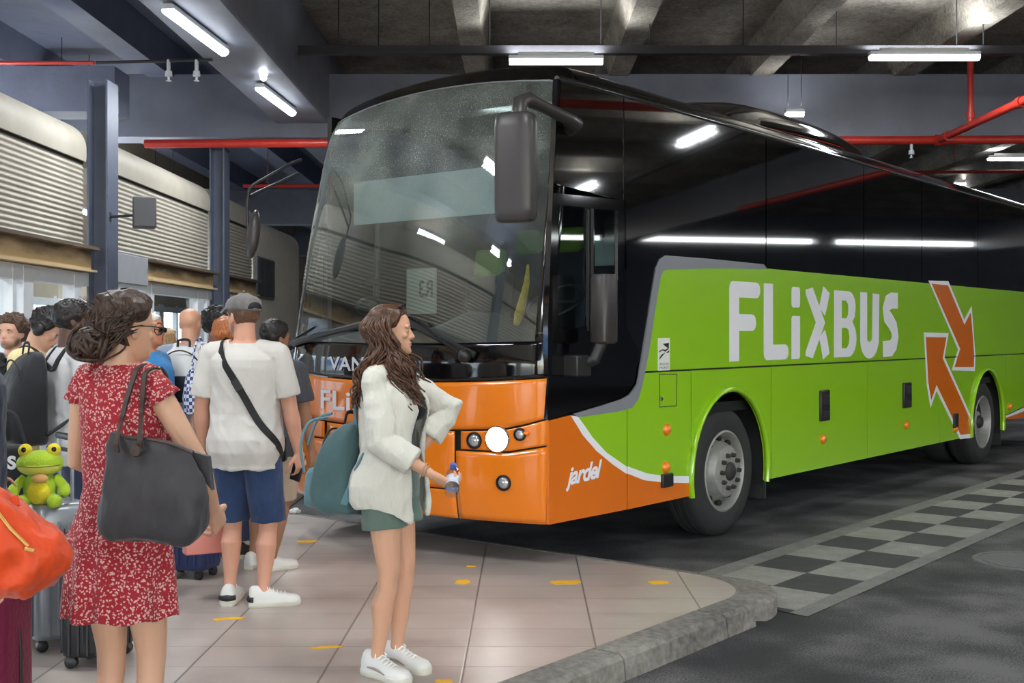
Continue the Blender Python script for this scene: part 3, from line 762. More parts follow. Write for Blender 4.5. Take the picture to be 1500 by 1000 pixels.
x, z = side(968, 584); mb = MB(); mb.lathe([(0, -.01), (.014, -.008), (.016, 0)], (x, -.003, z), 'Y', 12); mb.build('flap_lock', M_chrome, BUS)
# white warning plate
q = [side(963, 496), side(980, 495), side(980, 542), side(963, 543)]
x0, x1, z0, z1 = q[0][0], q[1][0], q[2][1], q[1][1]
pl = flank('warning_plate', [(x0, z0), (x1, z0), (x1, z1), (x0, z1)], mat('plate_white', (222, 224, 214), rough=.4), .006, .004, px=False)
W_, H_ = x1 - x0, z1 - z0
T = lambda pts: [(x0 + W_*a, z0 + H_*b) for a, b in pts]
mb = MB()
for poly in ([(.4, .82), (.92, .86), (.92, .68), (.7, .72), (.45, .84)], [(.08, .60), (.35, .66), (.6, .64), (.9, .70), (.9, .66), (.6, .58), (.35, .62), (.08, .56)], [(.1, .34), (.62, .56), (.3, .50), (.1, .40)], [(.7, .56), (.94, .62), (.94, .56), (.75, .53)]):
    mb.poly(T(poly), SP(.0075), .001)
for i, s in enumerate(('ANGLES', 'MORTS')):
    vs, fs = text_mesh(s, 1.0)
    wx = max(v.x for v in vs)
    mb.add([V((x0 + W_*(.1 + .8*v.x/wx), -.0075, z0 + H_*(.17 - .12*i + .1*v.y))) for v in vs], fs)
mb.build('plate_print', mat('print_black', (24, 24, 26), rough=.5), pl)

# ---- flank logo
mb = MB(); zl0, zl1 = 1.416, 2.068; H = zl1 - zl0
X = lambda cx: sx(1050 + cx*.3)
zz = lambda f: zl0 + H*f
fn = SP(.0075)
def rect(a, b, f0, f1, r=.05, cs='1111'):
    a, b = X(a), X(b); c0, c1 = zz(f0), zz(f1); r = min(r, (b-a)*.5, (c1-c0)*.5); P = []
    for k, (cx_, cz_, s) in enumerate(((a + r, c0 + r, 180), (b - r, c0 + r, 270), (b - r, c1 - r, 0), (a + r, c1 - r, 90))):
        if cs[k] == '1': P += arc(cx_, cz_, r, r, s, s + 90, 4)
        else: P.append(((a, b, b, a)[k], (c0, c0, c1, c1)[k]))
    mb.poly(P, fn, .003)
rect(58, 105, 0, 1, .06, '0001'); rect(104, 208, .80, 1, .07, '0110'); rect(104, 188, .38, .59, .07, '0110')
rect(226, 270, 0, 1, .06, '1000'); rect(269, 346, 0, .20, .07, '0110')
rect(362, 402, .0, .585, .03, '0101'); rect(362, 402, .70, .98, .03, '1111')
def S(pts, w): stroke(mb, [(X(a), zz(b)) for a, b in pts], w, fn, .003)
wst = X(470) - X(432)
S([(448, .97), (449, .93), (503, .50), (449, .06), (448, .02)], wst*.92); S([(532, .97), (520, .78), (510, .66)], wst*.92); S([(510, .34), (520, .22), (531, .02)], wst*.92)
# B
bo = [(570, 0), (640, 0)] + [(640 + 38*math.sin(t), .27 - .27*math.cos(t)) for t in [PI*i/10 for i in range(11)]][1:8] + [(658, .52), (672, .62)] + [(640 + 34*math.sin(t), .74 + .23*math.cos(t)) for t in [PI*(1 - i/10) for i in range(3, 11)]] + [(570, .97)]
bh1 = [(606, .13), (632, .13), (643, .20), (645, .30), (640, .40), (630, .43), (606, .43)]
bh2 = [(606, .57), (630, .57), (638, .62), (640, .70), (638, .78), (628, .83), (606, .83)]
framed(mb, [(X(a), zz(b)) for a, b in bo], [[(X(a), zz(b)) for a, b in h] for h in (bh1, bh2)], fn, .003)
w3 = X(735) - X(697)
S([(714, .97), (714, .25)] + [(742 + 28*-math.cos(t), .25 - .16*math.sin(t)) for t in [PI*i/10 for i in range(1, 10)]] + [(772, .25), (774, .96)], w3*.85)
S([(880, .87), (850, .87), (832, .83), (824, .73), (828, .62), (845, .54), (862, .44), (868, .30), (862, .18), (848, .11), (808, .10)], w3*.85)
mb.build('logo_lettering', M_logo, BUS, smooth=30)['label'] = 'white logo lettering on the green flank'
def offset(pts, d):
    P = [V((a, b)) for a, b in pts]; n = len(P); out = []
    ar = sum(P[i].x*P[(i+1) % n].y - P[(i+1) % n].x*P[i].y for i in range(n))
    s = 1 if ar > 0 else -1
    for i in range(n):
        d1 = (P[i] - P[i-1]).normalized(); d2 = (P[(i+1) % n] - P[i]).normalized()
        n1, n2 = V((d1.y, -d1.x))*s, V((d2.y, -d2.x))*s; nn = (n1 + n2)
        nn = nn.normalized() if nn.length > 1e-6 else n1
        k = min(2.0, 1/max(.3, nn.dot(n1))); out.append(tuple(P[i] + nn*d*k))
    return out
cp = lambda L_: [side(1050 + a*.3, 380 + b*.3) for a, b in L_]
A1 = cp([(1046, 118), (1126, 126), (1206, 318), (1238, 258), (1254, 470), (1252, 524), (1158, 524), (1186, 436)])
A2 = cp([(1018, 378), (1118, 380), (1100, 482), (1246, 806), (1240, 850), (1188, 856), (1070, 612), (1044, 686), (1030, 600)])
mb = MB(); ms = [M_logo, M_orange2]
for A, e in ((A1, 0), (A2, .0006)):
    mb.cm = 0; mb.poly(offset(A, .05), SP(.0045 + e), .002); mb.cm = 1; mb.poly(A, SP(.0062 + e), .002)
# keep the decal within the green band at the top
mb.build('arrow_emblem', ms, BUS, smooth=30)['label'] = 'two orange arrows outlined in white on the green flank'
vs, fs = text_mesh('jardel', 1.0, .35, .92, .028); wx = max(v.x for v in vs)
A, B, C = side(830, 718), side(881, 708), side(830, 690)
mb = MB(); mb.add([V((A[0] + (B[0] - A[0])*v.x/wx, -.0065, A[1] + .035 + .30*.55*v.y + .02*v.x/wx)) for v in vs], fs)
mb.build('operator_lettering', M_logo, BUS)['label'] = 'white slanted lettering on the orange corner'

# ---- front: curved in plan, raked above the waist
def bow(t): return 1 - abs(2*t - 1)**2.3
def rake(z):
    s = max(0., z - 1.45); r = .105*s + .03*s*s
    h = max(0., z - 3.12); r += .9*h*h
    if z < .75: r += (.75 - z)**2*.25
    return r
def cr(d, R): d = max(0., min(R, d)); return R - math.sqrt(max(0, R*R - (R - d)**2))
def FP(t, z, off=0.):
    y = BW*t
    x = -.22*bow(t) + rake(z)*(1 + .35*t) + cr(BW - y, .13) + cr(y, .04) + .0
    return V((x - off, y, z))
def fdir(t, z):
    e = 1e-3; a = FP(min(1, t + e), z) - FP(max(0, t - e), z); b = FP(t, z + e) - FP(t, z - e)
    n = b.cross(a); n.normalize(); return n if n.x < 0 else -n
M2W = Matrix.Translation((P0.x, P0.y, 0)) @ Matrix.Rotation(math.atan2(.776, .63), 4, 'Z')
def fpx(t, z):
    p = M2W @ FP(t, z); return CX + F*p.x/p.y, HY + F*(EYE - p.z)/p.y
def front(px, py):
    """picture position on the front -> (t, z)"""
    t, z = .3, 1.2
    for _ in range(30):
        a, b = fpx(t, z); e = 1e-4
        at_, bt = fpx(t + e, z); az, bz = fpx(t, z + e)
        J = Matrix((((at_ - a)/e, (az - a)/e), ((bt - b)/e, (bz - b)/e)))
        d = J.inverted_safe() @ V((px - a, py - b)); t = max(-.1, min(1.1, t + d.x)); z += d.y
    return t, z
def fz(t):  return 1.36 - .045*bow(t)        # top of the orange
def ztop(t):
    d = BW*min(t, 1 - t)
    if d < .24: return ZT - .10 + .158*math.sqrt(max(0, 1 - ((.24 - max(d, .02))/.22)**2))
    return ZT + .058 + .062*(1 - ((BW/2 - d)/(BW/2 - .24))**2)
def fpatch(name, t0, t1, lo, hi, m, off=0., nu=24, nv=10, th=.012, parent=BUS, inset=.006, holes=None):
    lo_ = lo if callable(lo) else (lambda t: lo); hi_ = hi if callable(hi) else (lambda t: hi)
    w = (inset/BW); a, b = t0 + w, t1 - w
    mb = MB(); mb.grid(lambda u, v: FP(a + (b-a)*u, (lo_(a + (b-a)*u) + inset)*(1-v) + (hi_(a + (b-a)*u) - inset)*v, off), nu, nv)
    o = mb.build(name, m, parent, smooth=40)
    if th: md = o.modifiers.new('thick', 'SOLIDIFY'); md.thickness = th; md.offset = -1 if (o.data.polygons[0].normal.x < 0) else 1
    return o
z1f = lambda t: 1.045 - .06*bow(t) + .10*max(0, 1 - t/.12)**1.5 * (.5) + .03*max(0, (t - .85)/.15)
tA = front(667, 690)[0]; tB = .62; tL0, tL1 = .02, front(674, 645)[0]
tfog, zfog = front(738, 707)
zl = lambda t: front(740, 662)[1] + .05*max(0, (.10 - t)/.10)
ob = fpatch('front_band', 0, 1, z1f, fz, M_orange, nu=40)
fpatch('headlight_panel', .0, tL1, zl, z1f, M_orange, nu=16)
fpatch('headlight_panel', 1 - tL1, 1, zl, z1f, M_orange, nu=16)
zc = .60
fpatch('service_flap', tA, 1 - tA, zc, z1f, M_orange, .004, nu=24)
fpatch('bumper', 0, tA, ZB, zl, M_orange, nu=18, nv=12)
fpatch('bumper', 1 - tA, 1, ZB, zl, M_orange, nu=18, nv=12)
fpatch('bumper', tA, 1 - tA, ZB, zc, M_orange, nu=24)
mb = MB(); mb.grid(lambda u, v: FP(.01 + .98*u, ZB + .03 + (3.05 if 0 else (fz(u) - ZB - .06))*v, -.03), 30, 14); mb.build('front_backing', M_gap, BUS)
# black panel, windscreen, header
zw = lambda t: 1.60 - .02*bow(t)
fpatch('wiper_panel', 0, 1, fz, zw, M_blk, .002, nu=40, inset=.003)
fpatch('windscreen', .022, .985, lambda t: zw(t), lambda t: ztop(t) - .09, M_wind, .0, nu=48, nv=40, th=0, inset=.0)
fpatch('windscreen_border', .0, .034, zw, lambda t: ztop(t) - .02, M_blk, .004, nu=4, nv=30, inset=0, th=.03)
fpatch('windscreen_border', .972, 1., zw, lambda t: ztop(t) - .02, M_blk, .004, nu=4, nv=30, inset=0, th=.03)
hd = fpatch('roof_header', .0, 1., lambda t: ztop(t) - .11, ztop, M_blk, .004, nu=80, nv=10, inset=0, th=.03)
mb = MB(); mb.grid(lambda u, v: FP(u, ztop(u))*(1 - v) + V((.70, FP(u, ztop(u)).y, ztop(u) + .01))*v, 60, 8); mb.build('roof_header', M_blk, BUS, smooth=60)
mb = MB(); mb.tube([FP(t, ztop(t) - .115, .006) for t in [.05 + .9*i/30 for i in range(31)]], .006, 6); mb.build('header_trim', M_grey, BUS)
# roof edge rails on both sides
mb = MB(); mb.tube([(.12, .015, ZT - .10), (.5, .012, ZT - .09), (BL, .012, ZT - .09)], .022, 8); mb.tube([(.5, .07, ZT - .02), (BL, .07, ZT - .02)], .016, 8); mb.build('roof_rail', mat('rail_black', (30, 31, 34), rough=.12, coat=1), BUS, smooth=60)
# air-conditioning pod
def pod(x0, x1, zh):
    mb = MB(); rings = []
    for i in range(25):
        u = i/24; x = x0 + (x1 - x0)*u; h = zh*max(.02, (1 - abs(2*u-1)**3.2))
        rings.append([V((x, BW*.5 + BW*.40*math.cos(a)*(1 if 1 else 1), ZT + .0 + h*max(-.2, math.sin(a))**.55 if math.sin(a) > 0 else ZT - .02)) for a in [2*PI*k/28 for k in range(28)]])
    mb.loft(rings); return mb.build('roof_unit', M_blk, BUS, smooth=60)
pod(2.5, 6.4, .44)

# ---- lamps
def lamp(px, py, r, lens, name, ring=True):
    t, z = front(px, py); c = FP(t, z, .004); n = fdir(t, z)
    M = n.to_track_quat('Z', 'Y').to_matrix()
    o = None
    mb = MB()
    prof = [(r*1.25, -.02), (r*1.28, .006), (r*1.15, .014), (r*1.02, .004), (r*.98, -.02)]
    rings = [[c + M @ V((rr*math.cos(a), rr*math.sin(a), h)) for a in [2*PI*k/24 for k in range(24)]] for rr, h in prof]
    mb.loft(rings, False); o = mb.build(name, M_chrome if lens is M_lampw else M_plast, BUS, smooth=60)
    mb = MB(); prof = [(r*1.0, -.004), (r*.9, .006), (r*.6, .014), (r*.2, .018), (.001, .0185)]
    mb.loft([[c + M @ V((rr*math.cos(a), rr*math.sin(a), h)) for a in [2*PI*k/24 for k in range(24)]] for rr, h in prof]); mb.build('lens', lens, o, smooth=60)
    return c, n, o
M_lens = mat('lamp_lens', (196, 200, 204), rough=.08, metal=.7, spec=.8)
lamp(695, 645, .045, M_lens, 'headlight')
c, n, o = lamp(729, 643, .070, M_lampw, 'headlight'); o['label'] = 'lit headlight'
lamp(762, 636, .034, M_lens, 'headlight')
t_, z_ = front(772, 634); mb = MB(); mb.ball(FP(t_, z_, 0), (.03, .02, .018)); mb.build('indicator_lens', M_amber, BUS, smooth=80)
lamp(738, 707, .042, M_lens, 'fog_lamp')
for px_t in (.88, .80):
    pass
sl_ = bpy.data.lights.new('headlight_beam', 'SPOT'); sl_.energy = 6; sl_.spot_size = 1.6; sl_.shadow_soft_size = .06
so_ = bpy.data.objects.new('headlight_beam', sl_); COL.objects.link(so_); so_.parent = BUS; so_.location = c + n*.05; so_.rotation_euler = (-n).to_track_quat('Z', 'Y').to_euler()
# mirror image of the lamps on the far side, mostly behind the passengers
for t, z, r, m in ((.90, .96, .045, M_lens), (.935, .96, .06, M_lampw), (.96, .97, .03, M_lens)):
    c = FP(t, z, .004); n = fdir(t, z); M = n.to_track_quat('Z', 'Y').to_matrix(); mb = MB()
    mb.loft([[c + M @ V((rr*math.cos(a), rr*math.sin(a), h)) for a in [2*PI*k/20 for k in range(20)]] for rr, h in [(r, -.01), (r*.9, .008), (r*.5, .015), (.001, .018)]]); mb.build('headlight', m, BUS, smooth=60)
# front lettering
def ftext(s, px0, py0, px1, h, m, name, label, wide=None, bold=.0):
    vs, fs = text_mesh(s, 1.0, 0, 1.05, bold); wx = max(v.x for v in vs)
    t0, z0 = front(px0, py0); t1, _ = front(px1, py0)
    mb = MB(); mb.add([FP(t0 + (t1 - t0)*v.x/wx, z0 + h*v.y/.7, .0085) for v in vs], fs)
    o = mb.build(name, m, BUS); o['label'] = label
for s_, p0_, p1_ in (('VAN', 484, 534), ('HOOL', 545, 610)): ftext(s_, p0_, 541, p1_, .095, mat('badge_silver', (200, 200, 206), rough=.3), 'badge_lettering', 'silver letters on the black front panel', bold=.02)
ftext('FLiXBUS', 469, 597, 640, .135, M_logo, 'front_lettering', 'white lettering on the orange front band', bold=.018)

# ---- wipers
def wiper(p0, p1, b0, b1, name='wiper'):
    mb = MB(); A, B = FP(*front(*p0), .05), FP(*front(*p1), .05); mb.tube([A, A*.5 + B*.5 + V((-.03, 0, 0)), B], [.028, .02, .013], 8, flat=.5); mb.ball(A, .045)
    o = mb.build(name, M_plast, BUS, smooth=60)
    mb = MB(); pts = [FP(front(*b0)[0]*(1-u) + front(*b1)[0]*u, front(*b0)[1]*(1-u) + front(*b1)[1]*u, .03) for u in [i/12 for i in range(13)]]
    mb.tube(pts, .012, 6, flat=2); mb.build('blade', M_plast, o)
wiper((688, 521), (622, 470), (700, 520), (560, 448))
wiper((428, 508), (470, 478), (426, 512), (560, 470))

# ---- mirrors
mb = MB(); mb.tube([(.25, .05, 3.00), (.21, -.06, 3.02), (.08, -.10, 3.03), (-.16, -.11, 3.06), (-.33, -.10, 3.09), (-.41, -.10, 3.06), (-.42, -.10, 2.98)], [.07, .06, .045, .042, .05, .055, .05], 12, flat=.9)
mo = mb.build('mirror_arm', M_mirr, BUS, smooth=60); mo['label'] = 'upper arm with the large driver-side mirror'
mb = MB(); rings = []
Mz = Matrix.Rotation(.15, 3, 'Z')
for z, s in ((2.325, .78), (2.335, .92), (2.40, 1), (2.90, 1), (2.965, .96), (2.985, .8)):
    rings.append([V((-.45, -.10, z)) + Mz @ V((.075*s*abs(math.cos(a))**.6*(1 if math.cos(a) > 0 else -1), .135*s*abs(math.sin(a))**.7*(1 if math.sin(a) > 0 else -1), 0)) for a in [2*PI*k/24 for k in range(24)]])
mb.loft(rings); mb.build('mirror_head', M_mirr, mo, smooth=50)
mb = MB(); mb.add([V((-.37, y, z)) for y, z in ((-.20, 2.36), (.0, 2.36), (.0, 2.93), (-.20, 2.93))], [(0, 1, 2, 3)]); mb.build('mirror_glass', M_chrome, mo)
# lower mirror beside the driver's window
x, z = side(862, 452)
mb = MB(); rings = []
for zz_, s in ((z - .235, .8), (z - .22, 1), (z + .2, 1), (z + .225, .85)):
    rings.append([V((x - .05 + .085*s*abs(math.cos(a))**.6*(1 if math.cos(a) > 0 else -1), -.16 + .075*s*abs(math.sin(a))**.6*(1 if math.sin(a) > 0 else -1), zz_)) for a in [2*PI*k/20 for k in range(20)]])
mb.loft(rings); m2 = mb.build('lower_mirror', M_mirr, BUS, smooth=50)
mb = MB(); mb.tube([(x - .06, -.16, z - .2), (x - .12, -.13, z - .34), (x - .16, -.02, z - .38)], .045, 8); mb.box((x - .2, -.05, z - .38), (.16, .12, .14)); mb.build('mirror_bracket', M_plast, m2, smooth=50, bevel=.01)
# far side: tubular arm with a slim mirror
fb = lambda px, py, Y: M2W.inverted() @ at(px, py, Y)
mb = MB(); mb.tube([fb(441, 234, 9.2), fb(425, 240, 9.1), fb(372, 270, 8.9), fb(365, 276, 8.9), fb(362, 300, 8.9), fb(363, 345, 8.9)], .012, 8); mb.tube([fb(437, 254, 9.2), fb(366, 287, 8.9)], .012, 8)
m3 = mb.build('mirror_arm', M_dark, BUS, smooth=60); m3['label'] = 'tubular arm with the slim far-side mirror'
cpt = fb(371, 343, 8.9); mb = MB(); mb.ball(cpt, (.05, .075, .19), Matrix.Rotation(-.5, 3, 'Z') @ Matrix.Rotation(.12, 3, 'Y')); mb.build('mirror_head', M_mirr, m3, smooth=80)

# ---- wheels
def wheel(x, double=False):
    w = empty('wheel', (x, 0, WR + .005)); w.parent = BUS
    y0 = .05
    mb = MB(); prof = [(.30, y0 + .02), (.33, y0 - .005), (.43, y0 - .01), (.475, y0 + .0), (.513, y0 + .03), (.525, y0 + .07), (.525, y0 + .24), (.49, y0 + .29), (.30, y0 + .29)]
    mb.lathe(prof, (0, 0, 0), 'Y', 48, False)
    for k in range(3): mb.lathe([(.5265, y0 + .09 + .055*k), (.529, y0 + .092 + .055*k), (.529, y0 + .118 + .055*k), (.5265, y0 + .12 + .055*k)], (0, 0, 0), 'Y', 48, False)
    if double: mb.lathe([(.30, .40), (.50, .40), (.515, .45), (.515, .60), (.5, .65), (.3, .65)], (0, 0, 0), 'Y', 40, False)
    mb.build('tyre', M_rub, w, smooth=40)
    mb = MB()
    if not double: prof = [(.335, y0 - .002), (.315, y0 - .012), (.295, y0 + .01), (.285, y0 + .09), (.255, y0 + .085), (.235, y0 + .03), (.205, y0 - .03), (.15, y0 - .045), (.10, y0 - .05), (.0, y0 - .05)]
    else: prof = [(.335, y0 - .002), (.315, y0 - .012), (.295, y0 + .01), (.28, y0 + .14), (.22, y0 + .18), (.13, y0 + .18), (.13, y0 + .06), (.09, y0 + .05), (0, y0 + .05)]
    mb.lathe(prof, (0, 0, 0), 'Y', 40, False); mb.build('rim', M_rim, w, smooth=40)
    for k in range(10):
        mb = MB(); a = 2*PI*k/10; yb_ = y0 - .045 if not double else y0 + .17
        mb.lathe([(.0, yb_ - .035), (.016, yb_ - .033), (.02, yb_ + .0), (.02, yb_ + .02)], (.135*math.cos(a), 0, .135*math.sin(a)), 'Y', 8); mb.build('lug_nut', mat('nut_dark', (70, 68, 64), rough=.5, metal=.5), w, smooth=40)
    if not double:
        for k in range(10):
            mb = MB(); a = 2*PI*(k + .5)/10; mb.ball((.262*math.cos(a), y0 + .055, .262*math.sin(a)), (.026, .03, .026), nu=10, nv=6); mb.build('vent_hole', M_seal, w, smooth=80)
    mb = MB(); mb.lathe([(0, y0 - .085), (.05, y0 - .08), (.075, y0 - .06), (.08, y0 - .03)] if not double else [(0, y0 + .0), (.06, y0 + .005), (.08, y0 + .03), (.085, y0 + .1)], (0, 0, 0), 'Y', 20)
    mb.build('hub', mat('hub_dark', (52, 51, 50), rough=.55, metal=.3), w, smooth=40)
    return w
wheel(WXF); wheel(WXR, True)
for x in (WXF, WXR):
    w = empty('wheel', (x, BW, WR + .005), PI); w.parent = BUS
    mb = MB(); mb.lathe([(.2, .05), (.43, .05), (.505, .08), (.515, .12), (.515, .29), (.49, .34), (.2, .34)], (0, 0, 0), 'Y', 32, False); mb.build('tyre', M_rub, w, smooth=40)
for x in (WXF, WXR):
    mb = MB(); mb.box((x, .36 if x == WXF else .7, .95), (1.5, .02, 1.0)); mb.box((x, .2, 1.25), (1.5, .35, .03))
    for s in (-1, 1): mb.box((x + s*.66, .2, .8), (.03, .34, .9))
    mb.build('wheel_housing', M_seal, BUS, smooth=0)
mb = MB(); mb.box((WXF + .68, .18, .38), (.02, .30, .30)); mb.build('mud_flap', M_rub, BUS)
mb = MB(); mb.box((WXR + .68, .18, .34), (.02, .30, .30)); mb.build('mud_flap', M_rub, BUS)

# ---- inside, seen through the windscreen and the driver's window
mb = MB(); mb.box((BL/2 + .5, BW/2, ZT - .17), (BL - 2.2, BW - .3, .03)); mb.box((3.6, BW/2, 2.3), (.05, BW - .2, 2.2)); mb.build('interior_lining', M_int, BUS, smooth=0)
mb = MB()
mb.grid(lambda u, v: V((FP(.04 + .92*u, 1.6).x + .05 + .75*v, BW*(.04 + .92*u), 1.50 + .16*math.sin(PI*min(1, v*1.3)) * (1 + .9*math.exp(-((u - .26)/.14)**2)))), 40, 14)
mb.box((.85, BW/2, 1.25), (.1, BW - .3, .6)); mb.build('dashboard', M_dash, BUS, smooth=60)
mb = MB(); pts = [V((.92, .62, 1.88)) + Matrix.Rotation(-.6, 3, 'Y') @ V((.22*math.cos(a), .22*math.sin(a), 0)) for a in [2*PI*k/28 for k in range(29)]]
mb.tube(pts, .017, 8); mb.bar((.92, .42, 1.88), (.92, .82, 1.88), .05, .02); mb.tube([(.92, .62, 1.88), (.78, .62, 1.62)], .035); mb.build('steering_wheel', M_plast, BUS, smooth=60)
def seat(x, y, z, cover):
    s = empty('seat', (x, y, z)); s.parent = BUS
    mb = MB(); mb.box((0, 0, .12), (.48, .48, .14)); mb.box((.26, 0, .52), (.12, .46, .78), Matrix.Rotation(.14, 3, 'Y')); mb.build('seat_cushion', mat('seat_fabric', (46, 50, 56), rough=.85), s, bevel=.05, segs=3)
    mb = MB(); mb.box((.30, 0, .98), (.10, .30, .24), Matrix.Rotation(.14, 3, 'Y')); mb.build('headrest', cover, s, bevel=.04, segs=3)
seat(1.30, .62, 1.30, mat('pale_headrest', (196, 212, 204), rough=.8)); seat(1.2, 1.75, 1.25, M_lime)
for i in range(2):
    for y in (.45, .95, 1.65, 2.1): seat(2.2 + .85*i, y, 1.5, M_lime)
# panel with mirrored "R3" imitating a sign reflected in the glass, and the pole with its round head
reflected_sign = MB(); reflected_sign.box((.36, 1.46, 1.96), (.012, .30, .34)); cd_ = reflected_sign.build('reflected_sign', mat('reflected_sign_grey', (150, 152, 140), rough=.7), BUS); cd_['label'] = 'pale panel with mirrored R3 imitating a sign reflected in the windscreen'
vs, fs = text_mesh('R3', 1.0, 0, 1, .02); wx = max(v.x for v in vs)
mb = MB(); mb.add([V((.352, 1.46 - .13 + .0 + .24*v.x/wx*.62, 1.92 + .17*v.y)) for v in vs], fs); mb.build('reflected_print', mat('print_grey', (70, 74, 72), rough=.6), cd_)
mb = MB(); p = FP(.62, 1.75); mb.tube([(p.x + .16, p.y, 1.55), (p.x + .2, p.y, 2.45)], .022, 8); mb.box((p.x + .17, p.y, 2.02), (.06, .14, .05)); mb.ball((p.x + .1, p.y, 1.84), (.07, .12, .07)); mb.build('pole_device', M_plast, BUS, smooth=60)
mb = MB(); mb.tube([(.05, .20, 2.10), (.05, .21, 1.98), (.05, .27, 1.78), (.05, .30, 1.70)], [.012, .03, .05, .03], 10, flat=.3); mb.build('pennant', mat('yellow_cloth', (206, 178, 66), rough=.8, var=.25, vscale=40), BUS, smooth=60)
mb = MB(); mb.box((.46, 1.42, 2.68), (.012, 1.75, .34)); mb.build('reflection_band', mat('reflection_pale', (178, 194, 198), rough=.8), BUS)  # pale sheet behind the glass, imitates a bright band reflected in the windscreen
# ================================================================== FIGURES
# A figure stands at its own origin facing +Y, right hand towards +X, z up, in metres.
HEAD = [(0., .30, .06, .10), (.05, .36, .02, .17), (.13, .375, -.06, .225), (.24, .365, -.18, .27), (.35, .36, -.33, .295), (.45, .37, -.42, .312),
        (.52, .355, -.455, .322), (.60, .38, -.47, .328), (.70, .365, -.475, .33), (.80, .325, -.455, .315), (.89, .24, -.39, .265), (.96, .12, -.26, .17), (1., -.03, -.12, .05)]
def lerp(a, b, t): return a + (b - a)*t
def interp(tab, z):
    if z <= tab[0][0]: return tab[0][1:]
    for p, q in zip(tab[:-1], tab[1:]):
        if z <= q[0]:
            t = (z - p[0])/(q[0] - p[0]); return tuple(lerp(a, b, t) for a, b in zip(p[1:], q[1:]))
    return tab[-1][1:]
def head_pt(phi, z, h, infl=0.):
    """point of the head surface; phi = 0 faces forward (+Y), z in head units"""
    yf, yb, hw = interp(HEAD, z); cy = (yf + yb)/2; hd = (yf - yb)/2
    c, s = math.cos(phi), math.sin(phi)
    e = 2/2.25
    return V((math.copysign(abs(s)**e, s)*(hw*h + infl), cy*h + math.copysign(abs(c)**e, c)*(hd*h + infl), z*h))
MALE = [(.470, .070, .062, 0), (.485, .094, .070, -.004), (.52, .101, .075, -.008), (.56, .098, .070, -.004), (.61, .088, .062, .0), (.66, .090, .063, .002), (.72, .098, .068, .002), (.765, .102, .068, .0), (.795, .100, .060, -.004), (.82, .082, .047, -.008), (.838, .050, .040, -.010), (.85, .036, .036, -.008)]
FEMALE = [(.470, .072, .062, 0), (.485, .096, .072, -.006), (.52, .104, .078, -.012), (.56, .094, .068, -.004), (.61, .075, .056, .002), (.66, .078, .056, .002), (.72, .086, .062, .002), (.765, .089, .060, .0), (.795, .088, .052, -.004), (.82, .070, .041, -.008), (.838, .042, .034, -.008), (.85, .029, .030, -.006)]

